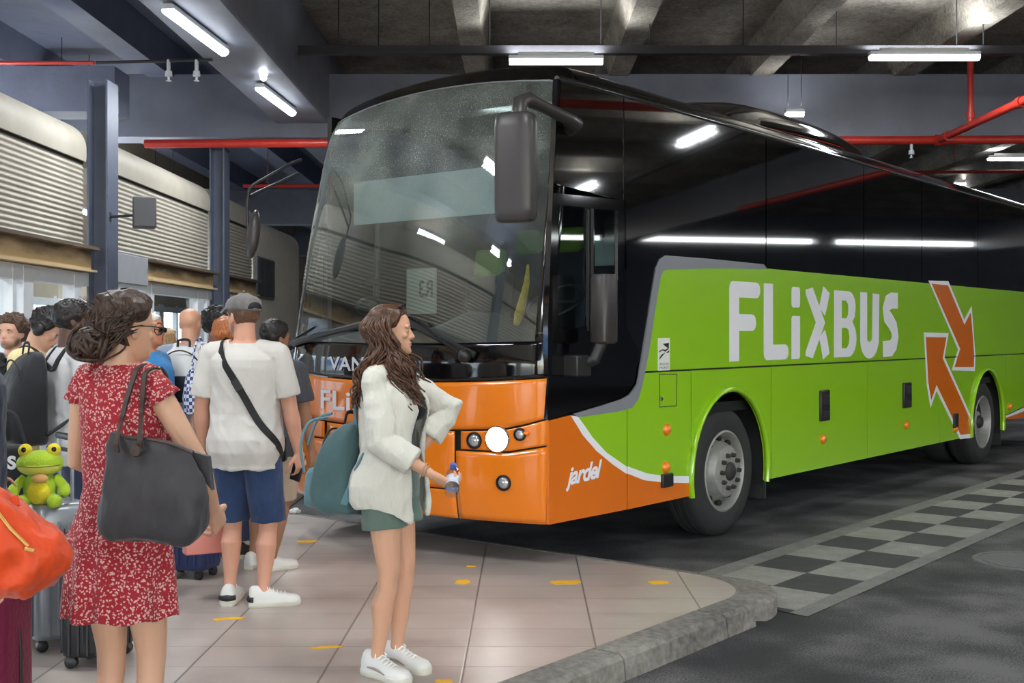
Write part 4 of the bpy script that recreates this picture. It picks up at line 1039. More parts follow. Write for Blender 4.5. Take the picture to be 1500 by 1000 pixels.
class Figure:
    def __init__(s, loc, face, H=1.72, sex='m', girth=1., skin=(196, 146, 118), head_yaw=0, head_pitch=0, bend=0, twist=0, hands=None, elbows=None, feet=None, vox=.007, curl=(.35, .35), fine=False, palm=None, lod=1, lift=0., shw=1.):
        s.H, s.sex, s.g, s.skin, s.vox, s.fine = H, sex, girth, skin, vox, fine
        s.loc, s.face, s.lift = V(loc), face, lift
        s.tab = [(t[0] + (lift if t[0] > .75 else 0),) + t[1:] for t in (MALE if sex == 'm' else FEMALE)]
        s.bend, s.twist = math.radians(bend), math.radians(twist)
        s.hh = .130*H if sex == 'm' else .131*H
        s.hyaw, s.hpitch = math.radians(head_yaw), math.radians(head_pitch)
        H_ = H; sw = (.112 if sex == 'm' else .098)*H*(.5 + .5*girth)*shw
        s.sh = {1: s.S(V((sw, -.012*H, (.806 + lift)*H))), -1: s.S(V((-sw, -.012*H, (.806 + lift)*H)))}
        s.neck0 = s.S(V((0, -.012*H, .835*H)))
        s.head0 = s.S(V((0, .004*H, H - s.hh)))
        s.hand_t = {}; s.el = {}; s.wr = {}; s.curl = {1: curl[0], -1: curl[1]}
        hands = hands or {}; elbows = elbows or {}
        s.palm = palm or {}
        for k in (1, -1):
            L1, L2 = .172*H, .150*H
            tgt = V(hands.get(k, (k*(.150*H*(.6 + .4*girth)), .03*H, .485*H))); a = s.sh[k]
            d = tgt - a; D = min(d.length, (L1 + L2)*.998); d.normalize(); tgt = a + d*D
            hint = V(elbows.get(k, (k*.5, -1, -.2)))
            c = (L1*L1 + D*D - L2*L2)/(2*D); hgt = math.sqrt(max(0, L1*L1 - c*c))
            hp = hint - d*hint.dot(d); hp.normalize()
            s.el[k] = a + d*c + hp*hgt; s.wr[k] = tgt
        feet = feet or {}
        s.ank = {}; s.toe = {}; s.hip = {}; s.knee = {}
        for k in (1, -1):
            fx, fy, yaw = feet.get(k, (k*.058*H, 0, -k*8)); yaw = math.radians(yaw)
            s.toe[k] = yaw; s.ank[k] = V((fx, fy, .045*H)); s.hip[k] = V((k*.050*H*(.4 + .6*girth), -.004*H, .505*H))
            a, b = s.hip[k], s.ank[k]; L1, L2 = .232*H, .236*H; d = b - a; D = min(d.length, (L1 + L2)*.999); d.normalize()
            c = (L1*L1 + D*D - L2*L2)/(2*D); hgt = math.sqrt(max(0, L1*L1 - c*c)); fw = V((-math.sin(yaw)*.5, 1, 0)); fw -= d*fw.dot(d); fw.normalize()
            s.knee[k] = a + d*c + fw*min(hgt, .03*H)
        s.root = None
    def S(s, p):
        """bend and twist of the spine"""
        H = s.H; t = max(0., min(1., (p.z/H - .53)/.27)); t = t*t*(3 - 2*t)
        q = p - V((0, 0, .55*H))
        q = Matrix.Rotation(s.twist*t, 3, 'Z') @ (Matrix.Rotation(-s.bend*t, 3, 'X') @ q)
        return q + V((0, 0, .55*H))
    def hm(s):
        """head frame to figure frame"""
        piv = V((0, -.12*s.hh, .10*s.hh))
        R = Matrix.Rotation(s.twist, 4, 'Z') @ Matrix.Rotation(s.hyaw, 4, 'Z') @ Matrix.Rotation(-s.hpitch, 4, 'X')
        return Matrix.Translation(s.head0 + piv) @ R @ Matrix.Translation(-piv)
    def place(s, label, name='person'):
        s.root = empty(name, s.loc, s.face, label, 'person'); return s.root
    def ring(s, z, ease=0., n=28, e=2.5, wmul=1., dy=0.):
        H = s.H; hw, hd, cy = interp(s.tab, z); hw = hw*H*s.g*wmul + ease; hd = hd*H*s.g + ease; p = 2/e
        return [s.S(V((math.copysign(abs(math.cos(a))**p, math.cos(a))*hw, (cy + dy)*H + math.copysign(abs(math.sin(a))**p, math.sin(a))*hd, z*H))) for a in [2*PI*i/n for i in range(n)]]
    def world(s, p):
        return Matrix.Translation(s.loc) @ Matrix.Rotation(s.face, 4, 'Z') @ V(p)
    def limb(s, mb, pts, rs, n=14): mb.tube(pts, rs, n); mb.ball(pts[0], rs[0]*1.0, nu=12, nv=8); mb.ball(pts[-1], rs[-1], nu=10, nv=6)
    def arm_path(s, k):
        a, e, w = s.sh[k], s.el[k], s.wr[k]
        pts = [a, lerp(a, e, .35), lerp(a, e, .7), e, lerp(e, w, .28), lerp(e, w, .6), w]
        f = (s.H/1.72)*(.55 + .45*s.g)*(1. if s.sex == 'm' else .84)
        return pts, [r*f for r in (.052, .052, .046, .041, .045, .037, .027)]
    def hand(s, mb, k):
        H = s.H; w = s.wr[k]; d = (w - s.el[k]).normalized(); L = .108*H
        n = V(s.palm.get(k, (-k, .15, 0)))                     # palm normal
        n = n - d*n.dot(d); n.normalize(); lat = d.cross(n)*(-1 if k == 1 else 1)  # towards the thumb
        if k not in s.palm and lat.y < 0: lat = -lat
        c = s.curl[k]; W = .044*H*1.0
        rings = []
        for t, wd, th in ((-.25, .013*H, .012*H), (.05, .0155*H, .0105*H), (.3, .021*H, .0105*H), (.62, .0245*H, .0095*H), (.98, .0235*H, .0075*H)):
            ce = w + d*(L*.52*t); rings.append([ce + lat*(wd*math.cos(a)) + n*(th*math.sin(a)) for a in [2*PI*i/14 for i in range(14)]])
        mb.loft(rings)
        kn = w + d*(L*.50); fl = (.40, .455, .42, .33); r0 = .0052*H
        for i in range(4):
            base = kn + lat*(.0175*H - .0117*H*i) - d*(.006*H*(1 if i == 3 else 0)); dirv = (d + lat*(.10 - .07*i)).normalized(); p = base - dirv*.012*H; pts = [p, base]; a = 0
            for j, fr in enumerate((.45, .32, .23)):
                a += c*(1.0, 1.25, .8)[j]*(1 + .08*i)
                dv = dirv*math.cos(a) + n*math.sin(a); base = base + dv*(L*fl[i]*fr*1.15); pts.append(base)
            mb.tube(pts, [r0*1.05, r0, r0*.97, r0*.88, r0*.75], 8); mb.ball(pts[-1], r0*.75, nu=8, nv=6)
        tb = w + d*(L*.14) + lat*.014*H; td = (d*.62 + lat*.72 + n*.25).normalized(); t2 = (d*.85 + lat*(.35 - .25*c) + n*(.2 + .5*c)).normalized()
        pts = [tb - td*.01*H, tb + td*.018*H, tb + td*.034*H, tb + td*.034*H + t2*.017*H, tb + td*.034*H + t2*.031*H]
        mb.tube(pts, [r0*1.5, r0*1.45, r0*1.15, r0*1.05, r0*.8], 8); mb.ball(pts[-1], r0*.8, nu=8, nv=6)
        s.hand_t[k] = (w + d*L*.55 + n*.018*H, d, n, lat)
    def body(s, stubble=None, brow=(70, 48, 36), lips=(176, 96, 90), ears=True, bare_feet=False, knees=True, hidden_legs=False):
        H, h = s.H, s.hh; mb = MB()
        mb.loft([s.ring(t[0]) for t in s.tab])
        M = s.hm(); h3 = M.to_3x3()
        nk = .036 if s.sex == 'm' else .029
        mb.tube([s.neck0 - V((0, 0, .02*H)), s.neck0 + V((0, 0, .012*H)), M @ V((0, -.10*h, .18*h)), M @ V((0, -.09*h, .36*h))], [nk*H*1.25, nk*H, nk*H*.95, nk*H*.95], 16)
        # head
        rings = [[M @ head_pt(2*PI*i/28, z, h) for i in range(28)] for z in [.0, .03, .07, .13, .2, .28, .35, .42, .48, .54, .6, .66, .72, .78, .84, .89, .93, .965, .99, 1.]]
        mb.loft(rings)
        g = lambda x, y, z: M @ V((x*h, y*h, z*h))
        mb.tube([g(0, .33, .56), g(0, .365, .50), g(0, .405, .42), g(0, .435, .37), g(0, .39, .335)], [.032*h, .034*h, .040*h, .048*h, .036*h], 10)
        for k in (-1, 1):
            mb.ball(g(k*.045, .375, .35), .034*h, nu=8, nv=6)
            mb.ball(g(k*.15, .34, .575), (.12*h, .05*h, .035*h), h3, nu=10, nv=6)      # brow
            mb.ball(g(k*.18, .255, .39), (.09*h, .08*h, .07*h), h3, nu=10, nv=6)        # cheek
            mb.ball(g(k*.145, .315, .50), (.07*h, .055*h, .045*h), h3, nu=10, nv=6)    # eye
            if ears:
                mb.ball(g(k*.335, -.07, .46), (.035*h, .085*h, .15*h), h3 @ Matrix.Rotation(k*.35, 3, 'Z'), nu=12, nv=8)
        mb.ball(g(0, .365, .245), (.10*h, .045*h, .022*h), h3, nu=10, nv=6); mb.ball(g(0, .362, .205), (.085*h, .045*h, .022*h), h3, nu=10, nv=6)
        mb.ball(g(0, .33, .08), (.10*h, .07*h, .07*h), h3, nu=10, nv=6)
        # limbs
        for k in (1, -1):
            pts, rs = s.arm_path(k); s.limb(mb, pts, rs); s.hand(mb, k)
            mb.tube([s.S(V((k*.05*H, -.01*H, (.815 + s.lift)*H))), s.sh[k]], [.040*H*(.6 + .4*s.g), .033*H*(.6 + .4*s.g)], 12)
            if hidden_legs: continue
            a, n_, b = s.hip[k], s.knee[k], s.ank[k]; f = (H/1.72)*(.35 + .65*s.g)*(1. if s.sex == 'm' else .97)
            pts = [a + V((0, 0, .02*H)), lerp(a, n_, .3), lerp(a, n_, .7), lerp(a, n_, .93), n_ + V((0, -.004, -.0)), lerp(n_, b, .18), lerp(n_, b, .34) + V((0, -.012, 0)), lerp(n_, b, .6), lerp(n_, b, .85), b]
            mb.tube(pts, [r*f for r in (.088, .083, .066, .055, .053, .050, .056, .045, .033, .033)], 16)
            R = Matrix.Rotation(s.toe[k], 3, 'Z')
            mb.tube([b + R @ V((0, -.035*H/1.72*1.2, -.03*H)), b + V((0, 0, -.01*H)), b + R @ V((0, .05*H, -.026*H)), b + R @ V((0, .095*H, -.034*H))], [.026*f*1.2, .038*f, .032*f, .018*f], 12)
        if s.sex == 'f':
            for k in (1, -1): mb.ball(s.S(V((k*.043*H, .052*H, .725*H))), .032*H*s.g, nu=14, nv=10)
        me = remesh(mb, s.vox, 2, 'person_body', .45)
        Lp = []
        w = lambda x, y, z: tuple(M @ V((x*h, y*h, z*h)))
        lr = lambda a: (a*h,)*3
        if stubble: Lp += [(w(0, .24, .12), (.30*h, .26*h, .20*h), stubble, 2.), (w(.22, .06, .2), (.12*h, .2*h, .2*h), stubble, 2.), (w(-.22, .06, .2), (.12*h, .2*h, .2*h), stubble, 2.)]
        Lp += [(w(0, .40, .225), (.095*h, .08*h, .035*h), lips, 3.)]
        for k in (-1, 1):
            Lp += [(w(k*.145, .36, .50), (.055*h, .05*h, .022*h), (214, 204, 196), 3.), (w(k*.145, .365, .50), (.026*h, .05*h, .026*h), (46, 32, 26), 4.), (w(k*.15, .37, .585), (.10*h, .08*h, .024*h), brow, 3.)]
        cheek = tuple(int(c*.93) if i else min(255, int(c*1.02)) for i, c in enumerate(s.skin))
        Lp = [(w(0, .45, .37), (.09*h,)*3, cheek, 1.)] + Lp
        if knees:
            for k in (1, -1): Lp.append((tuple(s.knee[k] + V((0, .05, 0))), (.06, .06, .06), tuple(int(c*.9) for c in s.skin), .8))
        paint(me, s.skin, Lp)
        nm = 'skin'
        m = mat(nm, s.skin, rough=.5, sss=.12, attr='Col', bump=.05, bscale=220)
        return link_mesh('body', me, m, s.root)

    # ------------------------------------------------ clothes
    def top(s, name, m, hem=.47, sleeve=.62, ease=.016, flare=.0, fold=.006, vox=None, neck=.848, sl_ease=.016, fore=0., open_=None, hem_drop=None, bust=True, seed=1, wmul=1., parent=None, pr=1.):
        H = s.H; mb = MB(); zs = [z for z in (.46, .50, .54, .58, .62, .66, .70, .74, .77, .795, .81, .82, .83, .838, .844) if z > hem + .005 and z < neck]
        zs = [hem] + [z for z in zs] + [neck]; rings = []
        wchest = interp(s.tab, .74)[0]*H*s.g
        for z in zs:
            t = max(0, (.70 - z)/.24)
            e = lerp(ease, .004, max(0, min(1, (z - .80)/.035))) + flare*t
            r = s.ring(z, e, 36, 2.4)
            if z < .70:   # hang: never narrower than most of the chest
                cx = interp(s.tab, z)[0]*H*s.g + e; want = (wchest + ease)*(1 - .10*min(1, t)) + flare*t; k = max(1, want/cx)
                r = [V((p.x*k, p.y, p.z)) for p in r]
            rings.append(r)
        mb.loft(rings)
        if s.sex == 'f' and bust:
            for k in (1, -1): mb.ball(s.S(V((k*.043*H, .054*H, .722*H))), .036*H*s.g, nu=14, nv=10)
        for k in (1, -1):
            mb.tube([s.S(V((k*.045*H, -.01*H, (.812 + s.lift)*H))), s.sh[k]], [.040*H*(.6 + .4*s.g) + .005, .034*H*(.6 + .4*s.g) + .008] if sleeve > 0 else [.022*H, .012*H], 14)
            if sleeve <= 0: continue
            a, e_, w = s.sh[k], s.el[k], s.wr[k]; pts, rs = s.arm_path(k)
            if fore <= 0:
                P = [a, lerp(a, e_, sleeve*.35), lerp(a, e_, sleeve*.7), lerp(a, e_, sleeve)]; Rr = [rs[0] + sl_ease*.6, rs[1] + sl_ease, rs[1] + sl_ease*1.25, rs[1] + sl_ease*1.4]
            else:
                P = [a, lerp(a, e_, .35), lerp(a, e_, .7), e_, lerp(e_, w, fore*.35), lerp(e_, w, fore*.7), lerp(e_, w, fore)]; Rr = [rs[0] + sl_ease*.6, rs[1] + sl_ease, rs[2] + sl_ease*1.3, rs[3] + sl_ease*1.3, rs[4] + sl_ease*1.25, rs[5] + sl_ease*1.1, rs[5] + sl_ease*.8]
            mb.tube(P, Rr, 18); mb.ball(a, Rr[0], nu=14, nv=10)
        v = vox or s.vox*1.0
        me = remesh(mb, v, 3, name, .5)
        if fold:
            def mk(co): return np.clip((.80*H - co[:, 2])/(.14*H), .25, 1)
            displace(me, fold, (9, 9, 3.2), mk, seed); displace(me, fold*.5, (20, 20, 8), mk, seed + 3); creases(me, fold*1.1, (13, 9, 9), seed, mk)
        return link_mesh(name, me, m, parent or s.root)
    def bottoms(s, name, m, hem='knee', ease=.012, top=.565, fold=.004, hemr=1.0, hem_t=None, seed=5):
        """shorts or trousers; hem_t runs 0 at hip, 1 at knee, 2 at ankle"""
        H = s.H; mb = MB(); mb.loft([s.ring(z, ease, 32, 2.3) for z in (.472, .485, .50, .52, .54, top)])
        t_end = hem_t if hem_t is not None else (1. if hem == 'knee' else 1.93)
        f = (H/1.72)*(.5 + .5*s.g)*(1. if s.sex == 'm' else .97)
        for k in (1, -1):
            a, n_, b = s.hip[k], s.knee[k], s.ank[k]; P = []; Rr = []
            N_ = 10
            for i in range(N_ + 1):
                t = t_end*i/N_; p = lerp(a, n_, t) if t <= 1 else lerp(n_, b, t - 1)
                body_r = np.interp(t, [0, .3, .7, 1., 1.34, 1.6, 2], [.088, .083, .066, .053, .056, .045, .034])*f
                base = lerp(.088*f, (.07 if t_end > 1.2 else .078)*f*hemr, min(1, i/N_*1.1))
                P.append(p); Rr.append(max(body_r + ease*.9, base + ease))
            mb.tube(P, Rr, 20)
        me = remesh(mb, s.vox, 3, name, .5)
        displace(me, fold, (14, 14, 7), None, seed)
        return link_mesh(name, me, m, s.root)
    def shoe(s, k, m_up, m_sole, length=1., parts=None, laces=None):
        """trainer: upper with sole, laces and side flash as sub-parts"""
        H = s.H; R = Matrix.Rotation(s.toe[k], 3, 'Z'); a = V((s.ank[k].x, s.ank[k].y, 0)); Lf = .158*H*length; w = .029*H
        T = lambda x, y, z: a + R @ V((x, y, z))
        st = [(-.27, .62, .052), (-.22, .84, .060), (-.08, .88, .060), (.10, .86, .050), (.30, .98, .036), (.48, 1.08, .030), (.62, .98, .027), (.70, .70, .022), (.735, .35, .016)]
        rings = []
        for y, wd, hg in st:
            hh = hg*H; rings.append([T(w*wd*(abs(math.cos(t))**.75)*math.copysign(1, math.cos(t)), y*Lf, .014 + (hh*max(0, math.sin(t))**.8 if math.sin(t) > 0 else 0)) for t in [2*PI*i/20 for i in range(20)]])
        mb = MB(); mb.loft(rings); me = mb.mesh('shoe'); 
        o = mb.build('shoe', m_up, s.root, smooth=70)
        mb = MB(); rings = []
        for y, wd, hg in [(-.285, .55, 0)] + st[1:-1] + [(.75, .35, 0)]:
            rings.append([T(w*(wd + .07)*x, y*Lf, z) for x, z in ((-.9, .0), (-1, .008), (-1, .024), (-.9, .028), (.9, .028), (1, .024), (1, .008), (.9, 0))])
        mb.loft(rings); mb.build('sole', m_sole, o, smooth=50)
        if laces:
            mb = MB()
            for i in range(5):
                y = .12 + .075*i; z = .014 + np.interp(y, [.10, .30, .48], [.050, .036, .030])*H + .002
                mb.tube([T(-w*.52, y*Lf, z - .009), T(0, (y + .01)*Lf, z + .003), T(w*.52, y*Lf, z - .009)], .0036, 6)
            for sg in (-1, 1): mb.tube([T(0, .10*Lf, .014 + .052*H), T(sg*.02, .06*Lf, .02 + .056*H), T(sg*.035, .10*Lf, .012 + .047*H)], .003, 6)
            mb.build('laces', laces, o, smooth=80)
        if parts: parts(o, T, Lf, w, H)
        return o
    def hair_cap(s, name, m, front=.80, side=.50, back=.16, thick=.014, noise=.004, nscale=40, stretch=(1, 1, 1), seed=0, top_extra=0., parent=None, sideburn=.0):
        h = s.hh; M = s.hm(); mb = MB(); NU, NV = 120, 44
        def hl(phi):
            a = abs(((phi + PI) % (2*PI)) - PI)       # 0 front .. PI back
            if a < .85: return front - .04*(a/.85)**2
            if a < 1.25: return lerp(front - .04, side + sideburn, (a - .85)/.4)
            if a < 1.75: return lerp(side + sideburn, side - .06, (a - 1.25)/.5)
            return lerp(side - .06, back, min(1, (a - 1.75)/.5))
        def fn(u, v):
            phi = 2*PI*u; z0 = hl(phi); z = z0 + (.999 - z0)*math.sin(v*PI/2)**.8
            edge = min(1., v*7)
            p = head_pt(phi, z, h, 0); c = V((0, -.05*h, .55*h)); d = (p - c).normalized()
            q = p*1.0
            nz = mnoise.fractal(V((p.x*stretch[0], p.y*stretch[1], p.z*stretch[2]))*nscale + V((seed, 0, 0)), 1., 2., 3)
            t = thick*(.25 + .75*edge)*(1 + top_extra*max(0, z - .6)) + noise*nz*edge
            return M @ (q + d*(t if v > 0 else -.004))
        mb.grid(fn, NU, NV, closed=True)
        return mb.build(name, m, parent or s.root, smooth=180, fixn=True)

def hair_mat(name, col, col2, stretch=(40, 40, 4)):
    m = mat(name, col, rough=.42, spec=.4); N, L = nodes_of(m); b = N['Principled BSDF']
    tc = N.new('ShaderNodeTexCoord'); mp = N.new('ShaderNodeMapping'); mp.inputs['Scale'].default_value = stretch; L.new(tc.outputs['Object'], mp.inputs[0])
    n = N.new('ShaderNodeTexNoise'); n.inputs['Scale'].default_value = 5; n.inputs['Detail'].default_value = 5; L.new(mp.outputs[0], n.inputs['Vector'])
    r = N.new('ShaderNodeValToRGB'); r.color_ramp.elements[0].position = .35; r.color_ramp.elements[0].color = lin(col) + (1,); r.color_ramp.elements[1].position = .7; r.color_ramp.elements[1].color = lin(col2) + (1,)
    L.new(n.outputs['Fac'], r.inputs[0]); L.new(r.outputs[0], b.inputs['Base Color'])
    bp = N.new('ShaderNodeBump'); bp.inputs['Strength'].default_value = .6; bp.inputs['Distance'].default_value = .004; L.new(n.outputs['Fac'], bp.inputs['Height']); L.new(bp.outputs[0], b.inputs['Normal'])
    return m
def cloth(name, col, var=.08, vscale=9, bump=.25, bscale=26, rough=.88, stretch=(1, 1, .5)):
    return mat(name, col, rough=rough, var=var, vscale=vscale, bump=bump, bscale=bscale, spec=.25, sheen=.15, stretch=stretch)
from mathutils.bvhtree import BVHTree
def bvh(o):
    bpy.context.view_layer.update(); me = o.data; W = o.matrix_world
    return BVHTree.FromPolygons([W @ v.co for v in me.vertices], [tuple(p.vertices) for p in me.polygons])
def onto(tree, p, axis, off):
    """push a world point out to a garment's surface, seen from an inner axis point"""
    p, a = V(p), V(axis); d = (p - a); d.normalize(); far = a + d*.8
    h = tree.ray_cast(far, -d)
    return (h[0] + d*off) if h[0] is not None else p
def seen(tree, px, py, off, Yd):
    d = V(((px - CX)/F, 1, -(py - HY)/F)); h = tree.ray_cast(V((0, 0, EYE)), d.normalized())
    return h[0] - d.normalized()*off if h[0] is not None else at(px, py, Yd)
def strap(mb, pts, w, th=.004, normal=None):
    """flat band following points (with outward normals taken from a centre line)"""
    pts = [V(p) for p in pts]; rings = []
    for i, p in enumerate(pts):
        t = (pts[min(i+1, len(pts)-1)] - pts[max(i-1, 0)]).normalized(); n = V(normal[i] if isinstance(normal, list) else normal); n = (n - t*n.dot(t)).normalized(); b = t.cross(n)
        rings.append([p + b*w/2 + n*th, p - b*w/2 + n*th, p - b*w/2 - n*th, p + b*w/2 - n*th])
    mb.loft(rings); return mb
def curve_pts(ctrl, n=24):
    """Catmull-Rom through control points"""
    P = [V(p) for p in ctrl]; P = [P[0]*2 - P[1]] + P + [P[-1]*2 - P[-2]]; out = []
    m = len(P) - 3
    for i in range(n + 1):
        t = m*i/n; k = min(int(t), m - 1); u = t - k; a, b, c, d = P[k:k+4]
        out.append(.5*((2*b) + (c - a)*u + (2*a - 5*b + 4*c - d)*u*u + (3*b - a - 3*c + d)*u**3))
    return out
# ================================================================== THE TRAVELLERS
R = math.radians
def spot_on(px, Y): return V(((px - CX)/F*Y, Y, PLAT))
M_sole = mat('sole_white', (200, 196, 182), rough=.6, var=.05)
M_shoew = mat('shoe_white', (210, 209, 205), rough=.55, var=.04, bump=.05)
M_shoeb = mat('shoe_black', (30, 30, 32), rough=.6)
M_lace = mat('lace_white', (240, 238, 232), rough=.8)
M_black = cloth('black_cloth', (26, 26, 28), var=.15)
M_strap = mat('black_webbing', (22, 22, 24), rough=.7, bump=.2, bscale=120)

# ------------------------------------------------ woman in the red dress
wm = Figure(spot_on(180, 3.80), R(-20), 1.655, 'f', .92, skin=(204, 160, 132), lift=.018, shw=.86, head_yaw=-20, head_pitch=2, vox=.0048,
            hands={1: (.20, .22, .93), -1: (-.15, .26, 1.02)}, elbows={1: (1.0, -.55, -.3), -1: (-.5, -1, -.2)}, feet={1: (.075, .0, -6), -1: (-.075, 0, 6)}, curl=(.45, .5))
wm.place('woman seen from behind in a red dress dotted white, dark hair in a low bun')
wm.body(brow=(60, 42, 32))
m_dress = mat('red_dress_print', (176, 30, 44), rough=.85, sheen=.1); N, L = nodes_of(m_dress); b = N['Principled BSDF']
tc = N.new('ShaderNodeTexCoord'); nz = N.new('ShaderNodeTexNoise'); nz.inputs['Scale'].default_value = 60; L.new(tc.outputs['Object'], nz.inputs['Vector'])
mx = N.new('ShaderNodeMix'); mx.data_type = 'VECTOR'; mx.inputs['Factor'].default_value = .018; L.new(tc.outputs['Object'], mx.inputs[4]); L.new(nz.outputs['Color'], mx.inputs[5])
vo = N.new('ShaderNodeTexVoronoi'); vo.inputs['Scale'].default_value = 105; L.new(mx.outputs[1], vo.inputs['Vector'])
rp = N.new('ShaderNodeValToRGB'); rp.color_ramp.elements[0].position = .33; rp.color_ramp.elements[0].color = lin((206, 160, 154)) + (1,); rp.color_ramp.elements[1].position = .43; rp.color_ramp.elements[1].color = lin((148, 20, 36)) + (1,)
L.new(vo.outputs['Distance'], rp.inputs[0]); L.new(rp.outputs[0], b.inputs['Base Color'])
bod = wm.top('bodice', m_dress, hem=.575, sleeve=.10, ease=.010, fold=.004, sl_ease=.010, neck=.862, vox=.005, seed=2, bust=True)
def skirt(fig, name, m, z0, z1, e0, hw1, hd1, folds=11, amp=.018, seed=0, parent=None, hem_wave=.006):
    H = fig.H; mb = MB(); NU, NV = 160, 40
    def fn(u, v):
        a = 2*PI*u; z = z0 + (z1 - z0)*v
        hw, hd, cy = interp(fig.tab, max(z, .49)); hw = hw*H*fig.g + e0; hd = hd*H*fig.g + e0
        t = max(0., min(1., (z0 - z)/(z0 - z1))); w1 = lerp(hw, hw1, t**.9) if z < .53 else max(hw, lerp(hw, hw1, t*.6)); d1 = lerp(hd, hd1, t**.9) if z < .53 else hd
        w1 = max(w1, hw*.98) if z > .49 else w1; d1 = max(d1, hd) if z > .49 else d1
        f = 1 + amp/.15*t*(math.sin(folds*a + 1.3*math.sin(2*a + seed)) * .6 + .5*mnoise.noise(V((math.cos(a)*3, math.sin(a)*3, seed + z*2)))) 
        return V((math.cos(a)*w1*f, cy*H + math.sin(a)*d1*f, z*H + (hem_wave*math.sin(folds*a + 1)*t)))
    mb.grid(fn, NU, NV, closed=True)
    o = mb.build(name, m, parent or fig.root, smooth=180)
    md = o.modifiers.new('thick', 'SOLIDIFY'); md.thickness = .004; md.offset = -1
    return o
skirt(wm, 'skirt', m_dress, .60, .372, .014, .195, .162, 9, .016, 3)
for k in (1, -1):      # small ruffles at the shoulder openings
    mb = MB(); pts, rs = wm.arm_path(k); a, e = wm.sh[k], wm.el[k]; d = (e - a).normalized(); c = lerp(a, e, .08)
    x = d.cross(V((0, 1, 0))).normalized(); y = d.cross(x)
    rings = []
    for t, r in ((0, .050), (.5, .054), (1., .058)):
        rings.append([c + d*(.034*t) + (x*math.cos(q) + y*math.sin(q))*(r + .007*t*math.sin(9*q)) for q in [2*PI*i/60 for i in range(60)]])
    mb.loft(rings, False)
    o = mb.build('sleeve_ruffle', m_dress, wm.root, smooth=180); md = o.modifiers.new('thick', 'SOLIDIFY'); md.thickness = .003
m_hw = hair_mat('dark_brown_hair', (30, 20, 16), (80, 57, 43), (34, 34, 8))
wm.hair_cap('hair', m_hw, front=.80, side=.60, back=.20, thick=.020, noise=.010, nscale=22, stretch=(1, 1, .35), seed=4)
hair = wm.root.children[-1]
M = wm.hm(); h = wm.hh
mb = MB(); rnd = random.Random(5)
bc = M @ V((0, -.60*h, .24*h))
mb.ball(bc, (.044, .040, .038), nu=16, nv=10)
for i in range(46):
    ax = V((rnd.gauss(0, 1), rnd.gauss(0, 1), rnd.gauss(0, .7))).normalized(); x = ax.orthogonal().normalized(); y = ax.cross(x); r = .041*(.75 + .4*rnd.random()); ph = rnd.random()*6; off = ax*rnd.gauss(0, .018)
    mb.tube([bc + off + (x*math.cos(ph + t) * r*1.1 + y*math.sin(ph + t)*r) for t in [i_*.28 for i_ in range(14)]], [.006 + .003*math.sin(i_/13*PI) for i_ in range(14)], 6)
mb.build('bun', m_hw, hair, smooth=80)
mb = MB()
for i in range(170):     # strands swept back from the crown to the bun
    ph = rnd.uniform(1.42, 2*PI - 1.42); z = rnd.uniform(.40, .97); p0 = head_pt(ph, z, h, .020); q = V((rnd.gauss(0, .03), -.52*h, .27*h + rnd.gauss(0, .03)))
    p1 = p0.lerp(q, .5); dirc = (p1 - V((0, -.05*h, .5*h))).normalized(); 
    hd_ = head_pt(math.atan2(dirc.x, dirc.y), max(.1, min(.98, p1.z/h)), h, .026); p1 = V((hd_.x, min(hd_.y, p1.y) if 0 else hd_.y, p1.z))
    mb.tube([M @ p for p in curve_pts([p0, p1, q], 8)], [.001, .0028, .0034, .0034, .0034, .0034, .0034, .003, .002], 5)
for i in range(26):      # loose wisps
    ph = rnd.uniform(1.6, 2*PI - 1.6); z = rnd.uniform(.55, 1.); p = head_pt(ph, min(z, .99), h, .018); n = (p - V((0, -.05*h, .5*h))).normalized()
    mb.tube([M @ (p + n*t*.03 + V((0, -.02*t, .01*t))) for t in (0, .5, 1)], [.0018, .0012, .0006], 4)
mb.build('strands', m_hw, hair, smooth=80)['kind'] = 'stuff'
mb = MB()
for k in (1, -1):
    c = M @ V((k*.15*h, .455*h, .50*h)); R3 = M.to_3x3()
    mb.tube([c + R3 @ V((.027*math.cos(a), 0, .020*math.sin(a))) for a in [2*PI*i/16 for i in range(17)]], .0022, 6)
    mb.tube([c + R3 @ V((k*.027, 0, .003)), M @ V((k*.34*h, .2*h, .53*h)), M @ V((k*.345*h, -.05*h, .53*h))], .002, 6)
mb.build('glasses', M_dark, wm.root, smooth=80)
for k in (1, -1): wm.shoe(k, mat('sandal_tan', (150, 110, 80), rough=.6), M_sole)
# the tote bag on her right shoulder
tb = empty('tote_bag', (0, 0, 0), 0, 'large dark grey tote bag hanging from the shoulder of the red dress woman', 'bag')
tp = at(222, 720, 3.50); tb.location = (tp.x, tp.y, tp.z); tb.rotation_euler = (0, R(4), R(-14))
M_tote = cloth('tote_nylon', (58, 57, 60), var=.10, bump=.5, bscale=14, rough=.55)
M_leath = mat('dark_leather', (64, 54, 50), rough=.5)
mb = MB(); rings = []
for z, hw, hd, dx in ((-.145, .115, .035, .005), (-.15, .135, .055, .0), (-.125, .166, .075, .008), (-.06, .178, .078, .012), (.02, .170, .066, .010), (.085, .155, .048, .0), (.13, .146, .030, -.005), (.150, .138, .018, -.010), (.155, .130, .010, -.010)):
    rings.append([V((dx + hw*math.copysign(abs(math.cos(a))**.7, math.cos(a)) * (1 + .03*math.sin(5*a + z*20)), hd*math.copysign(abs(math.sin(a))**.8, math.sin(a)), z + .018*math.cos(a)*(z > .05)*-1 + .01*math.sin(3*a)*(z < -.1))) for a in [2*PI*i/48 for i in range(48)]])
mb.loft(rings); o = mb.build('bag_body', M_tote, tb, smooth=180)
md = o.modifiers.new('sub', 'SUBSURF'); md.levels = md.render_levels = 2
